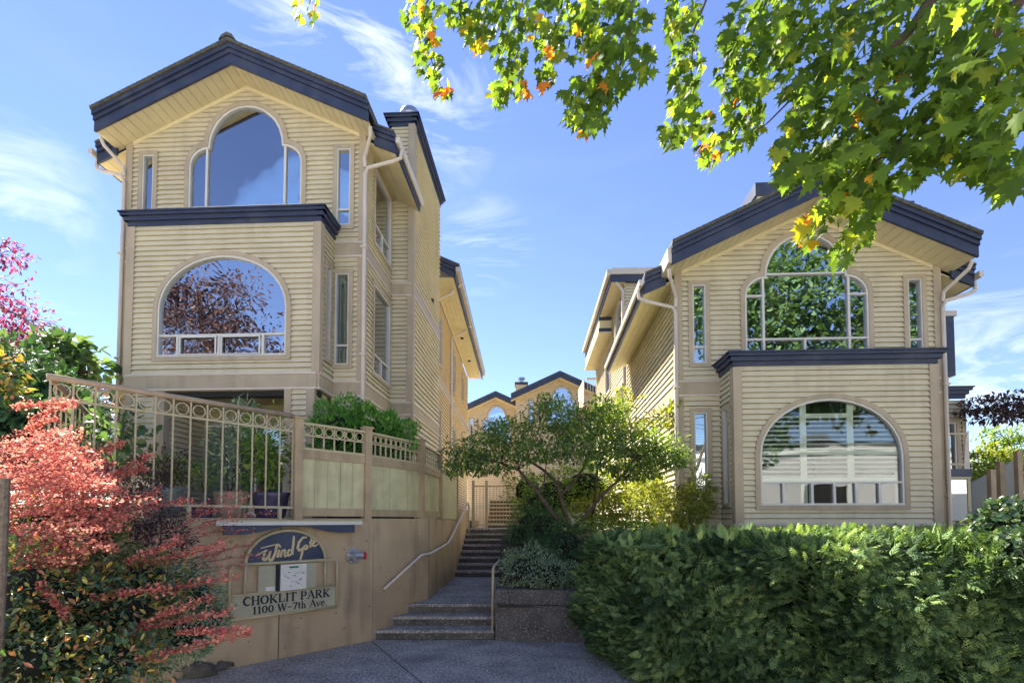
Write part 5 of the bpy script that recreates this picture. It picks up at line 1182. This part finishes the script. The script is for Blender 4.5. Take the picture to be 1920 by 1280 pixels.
# rocks at the foot of the wall
for k, (px, py, Y, rx, rz, lb) in enumerate([(395, 1222, 6.0, .17, .16, 'large dark mossy boulder at the foot of the tan wall'), (425, 1240, 6.0, .14, .08, 'low flat dark stone in front of the wall corner beside the path'), (380, 1255, 5.7, .16, .11, 'rounded dark boulder nearest the bottom edge left of the path')]):
    p = atz(px, py+12, 0.02); bm = bmesh.new(); bmesh.ops.create_icosphere(bm, subdivisions=3, radius=1)
    for v in bm.verts:
        c = v.co; d = 1+.18*math.sin(c.x*4+k*2)+.14*math.sin(c.y*5+c.z*4+k)+.07*math.sin(c.x*11+c.z*9); v.co = Vector((c.x*rx*d, c.y*.16*d, c.z*rz*d))
    me = bpy.data.meshes.new('rock'); bm.to_mesh(me); bm.free(); me.materials.append(M['rock']); me.polygons.foreach_set('use_smooth', [True]*len(me.polygons)); o = link('rock', me, None, (p.x-.1, p.y+.1, rz*.5)); tag(o, lb, 'rock')

# far right vegetation
px_shrub('shrub', 'dark glossy leaved shrub at the right end of the hedge', 'shrub', [(1895, 985, 4.9, 34, 46, .35), (1910, 1050, 4.4, 34, 60, .3)], 1900, LEAF_RD, .06, 'dark_shrub', core=True)
px_shrub('shrub', 'yellow green bush beyond the fence at the far right', 'shrub', [(1845, 930, 12.5, 40, 50, .8), (1890, 900, 13, 50, 40, .8), (1850, 870, 13.5, 34, 34, .6)], 4200, LEAF_OV, .12, 'bamboo', core=False)
branch_tree('japanese_maple', 'purple leaved Japanese maple branch spreading in front of the sky at the right', at(1990, 960, 11), [bpx(1830, 762, 11, 30, 12, .5), bpx(1880, 755, 11, 45, 18, .6), bpx(1860, 780, 11, 36, 12, .5), bpx(1930, 770, 11, 50, 20, .6)], [([at(1990, 960, 11), at(1985, 820, 11), at(1930, 775, 11), at(1850, 768, 11), at(1810, 772, 11)], .05)], 1100, LEAF_OV, .11, 'plum_dark', 'bark', twn=40)
branch_tree('garden_tree', 'light green airy tree below the purple branch at the far right', at(1960, 1000, 14), [bpx(1880, 815, 14, 34, 18, .6), bpx(1910, 840, 14, 40, 26, .6), bpx(1860, 850, 14, 30, 16, .5), bpx(1900, 870, 14, 40, 20, .6)], [([at(1960, 1000, 14), at(1930, 880, 14), at(1890, 830, 14)], .05)], 1500, LEAF_OV, .12, 'green_shrub', 'bark', twn=50)

# trees behind the camera, mirrored in the glass
def back_tree(name, label, x, y, blobs, n, m, size, h=7.0):
    return branch_tree(name, label, (x, y, 0), blobs, [([(x, y, 0), (x+.1, y, 2.5), (x-.1, y+.2, h)], .16), ([(x+.1, y, 2.5), (x+1.4, y+.3, h)], .10), ([(x+.1, y, 2.8), (x-1.6, y-.3, h)], .10)], n, LEAF_RD, size, m, 'bark', twn=160)
back_tree('street_tree', 'tall green street tree, seen mirrored in the upper windows of the right house', 6.0, -3.4, [(9.0, -2.2, 9.2, 2.6, 2.2, 2.8), (12.4, -2.6, 8.4, 2.6, 2.2, 2.6), (10.5, -2.5, 11.6, 2.6, 2.2, 2.2), (7.2, -1.8, 11.2, 1.8, 1.8, 2.0), (14.5, -2, 10.5, 2, 2, 2.2), (10.8, -2, 6.6, 1.6, 1.5, .8), (8.3, -2.2, 5.4, 1.2, 1.4, 1.3)], 14000, 'broad', .24)
back_tree('street_tree', 'purple leaved street tree, seen mirrored in the arched window of the left house', -16.5, -2.5, [(-14.6, -1.6, 9.4, 2.2, 1.8, 2.2), (-12.6, -1.2, 8.6, 1.9, 1.6, 1.7), (-13.4, -1.7, 11.0, 1.8, 1.5, 1.6), (-10.9, -1.4, 7.9, 1.3, 1.3, 1.1), (-15.8, -1.4, 11.2, 1.6, 1.3, 1.5)], 8500, 'plum_dark', .15)

# ------------------------------------------------------------------ overhanging street maple
mt = empty('maple_tree', (4.6, -.6, 0), 0, 'street maple with green and orange leaves overhanging the top right of the view', 'tree')
loc = np.array(mt.location)
trunk = MB().tube([(0, 0, 0), (.1, .1, 2.5), (.0, .3, 5.0), (-.2, .5, 7.5)], .22, 12, .10).obj('trunk', M['bark_grey'], mt, smooth=True)
def V3(v): return Vector(v)-Vector(loc)
# (px, py, rx, ry, depth, count, orange bias)
cl = [(572, 8, 26, 26, 4.3, 12, .6), (590, 30, 10, 16, 4.3, 4, .9),
      (785, 20, 34, 34, 4.2, 34, .1), (800, 70, 24, 40, 4.2, 30, .35), (808, 120, 26, 26, 4.2, 22, .1), (828, 160, 22, 22, 4.2, 14, .75),
      (870, 20, 50, 24, 4.0, 34, .05), (890, 50, 26, 28, 4.0, 22, .3), (893, 78, 16, 14, 4.0, 8, .8),
      (950, 30, 60, 44, 4.0, 70, .05), (955, 100, 34, 44, 4.0, 44, .08), (940, 170, 20, 30, 4.0, 22, .2), (975, 165, 16, 24, 4.0, 16, .55),
      (1030, 80, 34, 40, 3.9, 34, .15), (1025, 140, 16, 24, 3.9, 14, .55), (1050, 30, 60, 40, 3.7, 60, .1), (1095, 80, 40, 40, 3.5, 30, .35),
      (1150, 40, 70, 60, 3.3, 90, .03), (1170, 110, 60, 50, 3.3, 70, .03), (1110, 170, 56, 34, 3.4, 60, .06), (1100, 215, 42, 30, 3.4, 34, .12), (1100, 245, 10, 12, 3.4, 4, .9),
      (1285, 40, 34, 60, 3.6, 55, .04), (1290, 130, 32, 50, 3.6, 46, .06), (1285, 200, 28, 40, 3.6, 34, .10), (1262, 250, 22, 26, 3.6, 20, .06), (1325, 250, 24, 50, 3.9, 26, .35), (1330, 290, 18, 24, 3.9, 14, .5),
      (1390, 120, 50, 60, 3.6, 70, .05), (1420, 60, 70, 70, 3.5, 90, .03), (1400, 200, 50, 50, 3.6, 60, .04), (1385, 250, 30, 30, 3.6, 24, .05),
      (1500, 40, 90, 70, 3.2, 120, .02), (1520, 130, 90, 60, 3.1, 110, .02), (1560, 220, 90, 60, 3.0, 110, .03), (1500, 300, 50, 50, 3.0, 40, .04), (1575, 310, 70, 50, 3.0, 80, .08), (1480, 270, 30, 40, 3.0, 16, .1),
      (1680, 60, 110, 80, 2.9, 140, .02), (1700, 170, 110, 80, 2.8, 130, .02), (1680, 280, 90, 60, 2.9, 100, .03), (1620, 350, 60, 34, 3.0, 50, .06),
      (1830, 60, 110, 90, 2.6, 120, .01), (1850, 180, 100, 80, 2.6, 110, .02), (1800, 270, 90, 50, 2.8, 80, .03), (1880, 300, 60, 50, 2.7, 50, .04), (1890, 345, 34, 30, 2.7, 16, .05), (1830, 300, 20, 40, 3.2, 14, .05),
      (1560, 390, 30, 26, 3.3, 18, .25), (1530, 420, 26, 22, 3.3, 16, .35), (1515, 440, 20, 14, 3.3, 8, .8), (1625, 385, 30, 26, 3.3, 22, .1), (1612, 430, 26, 28, 3.3, 22, .08), (1580, 470, 24, 20, 3.3, 16, .12),
      (1990, 120, 90, 120, 2.5, 60, .02), (1650, -60, 300, 60, 3.4, 260, .02), (1150, -60, 260, 50, 3.8, 200, .03), (1900, -70, 150, 60, 2.8, 100, .02), (850, -50, 110, 36, 4.2, 70, .03)]
P = []; rv = []
for (px, py, rx, ry, Y, c_, ob) in cl:
    c_ = int(c_*1.55)
    for k in range(c_):
        a = random.uniform(0, 6.283); r_ = math.sqrt(random.random())
        Yk = Y+random.gauss(0, .22)+.002*(py-100)*0
        P.append(tuple(at(px+rx*r_*math.cos(a), py+ry*r_*math.sin(a), Yk))); rv.append(random.uniform(.90, 1.0) if random.random() < (ob*.7 if ob > .2 else ob*.12) else random.random()*.88)
P = np.array(P); rv = np.array(rv); n = len(P)
D = rdir(n)*.5+np.array([-.35, .15, -.75]); NN = rdir(n)*.55+np.array([-.1, -.45, .75]); scs = .058+.05*rng.random(n)
# size in the picture decides which leaves stay single objects
dist = np.linalg.norm(P-np.array([0, 0, EYE]), axis=1); u_ = P[:, 0]/P[:, 1]; inv = (P[:, 2]-EYE)/P[:, 1] < .98
score = scs/dist*np.where(inv & (u_ < .97), 1, 0); order = np.argsort(-score)
big = order[:300]; rest = order[300:]
def maple_mesh(rv_, i):
    me = bpy.data.meshes.new('leaf'); me.from_pydata(MAPLE[0], [], MAPLE[1]); at_ = me.attributes.new('rnd', 'FLOAT', 'POINT'); at_.data.foreach_set('value', [rv_]*len(MAPLE[0])); me.materials.append(M['maple']); return me
lm = [maple_mesh(r_, i) for i, r_ in enumerate((.06, .16, .26, .36, .46, .56, .66, .76, .85, .93, .97, 1.0))]
for i in big:
    d = Vector(D[i]).normalized(); nn = Vector(NN[i]); x_ = d.cross(nn).normalized(); z_ = x_.cross(d)
    mt4 = Matrix.Identity(4)
    for r_ in range(3): mt4[r_][0] = x_[r_]; mt4[r_][1] = d[r_]; mt4[r_][2] = z_[r_]
    mt4 = Matrix.Translation(V3(P[i])) @ mt4 @ Matrix.Scale(float(scs[i]), 4)
    o = bpy.data.objects.new('leaf', lm[int(np.argmin(np.abs(np.array((.06, .16, .26, .36, .46, .56, .66, .76, .85, .93, .97, 1.0))-rv[i])))]); COL.objects.link(o); o.parent = mt; o.matrix_basis = mt4
scatter('crown', *MAPLE, P[rest]-loc, D[rest], NN[rest], scs[rest], M['maple'], mt, rv[rest])
# branches of the maple, following the leaf masses
def br(pts, r, r2):
    MB().tube([V3(at(*p)) for p in pts], r, 7, r2).obj('branch', M['bark'], mt, smooth=True)
top = (1900, -520, 2.3)
MB().tube([(0, .3, 5.0), V3(at(1850, -250, 2.6)), V3(at(1790, -60, 2.8)), V3(at(1700, 65, 2.9)), V3(at(1600, 160, 3.0)), V3(at(1530, 240, 3.1))], .05, 8, .008).obj('branch', M['bark'], mt, smooth=True)
MB().tube([(0, .25, 4.6), V3(at(1990, -100, 2.5)), V3(at(1830, 110, 2.8)), V3(at(1720, 240, 3.0)), V3(at(1630, 310, 3.1)), V3(at(1600, 390, 3.2)), V3(at(1585, 470, 3.3))], .04, 8, .004).obj('branch', M['bark'], mt, smooth=True)
br([(1790, -60, 2.8), (1690, -40, 3.1), (1580, 20, 3.4), (1470, 80, 3.5), (1400, 120, 3.6), (1340, 130, 3.7)], .018, .004)
br([(1790, -60, 2.8), (1700, -120, 3.2), (1500, -60, 3.4), (1340, -40, 3.6), (1300, 60, 3.6), (1295, 150, 3.6), (1270, 260, 3.6)], .018, .003)
br([(1500, -60, 3.4), (1300, -110, 3.6), (1190, -40, 3.4), (1180, 80, 3.35), (1150, 150, 3.4), (1085, 175, 3.4)], .014, .003)
br([(1300, -110, 3.6), (1060, -90, 3.9), (980, 0, 4.0), (955, 100, 4.0), (945, 180, 4.0)], .012, .002)
br([(1060, -90, 3.9), (850, -70, 4.2), (790, 20, 4.2), (800, 90, 4.2), (828, 165, 4.2)], .010, .002)
br([(850, -70, 4.2), (680, -60, 4.3), (590, -20, 4.3), (575, 20, 4.3)], .008, .002)
br([(1600, 20, 3.3), (1560, 90, 3.3), (1500, 170, 3.3), (1440, 230, 3.4), (1385, 270, 3.5)], .010, .003)
br([(1880, 120, 2.7), (1850, 230, 2.8), (1800, 300, 3.1), (1830, 345, 3.2)], .010, .003)

S.cycles.use_denoising = True; S.cycles.denoiser = 'OPENIMAGEDENOISE'; S.cycles.denoising_prefilter = 'ACCURATE'; S.cycles.denoising_input_passes = 'RGB_ALBEDO_NORMAL'; S.cycles.use_adaptive_sampling = False
S.cycles.max_bounces = 8; S.cycles.diffuse_bounces = 4; S.cycles.transparent_max_bounces = 12; S.cycles.glossy_bounces = 3
S.cycles.caustics_reflective = False; S.cycles.caustics_refractive = False
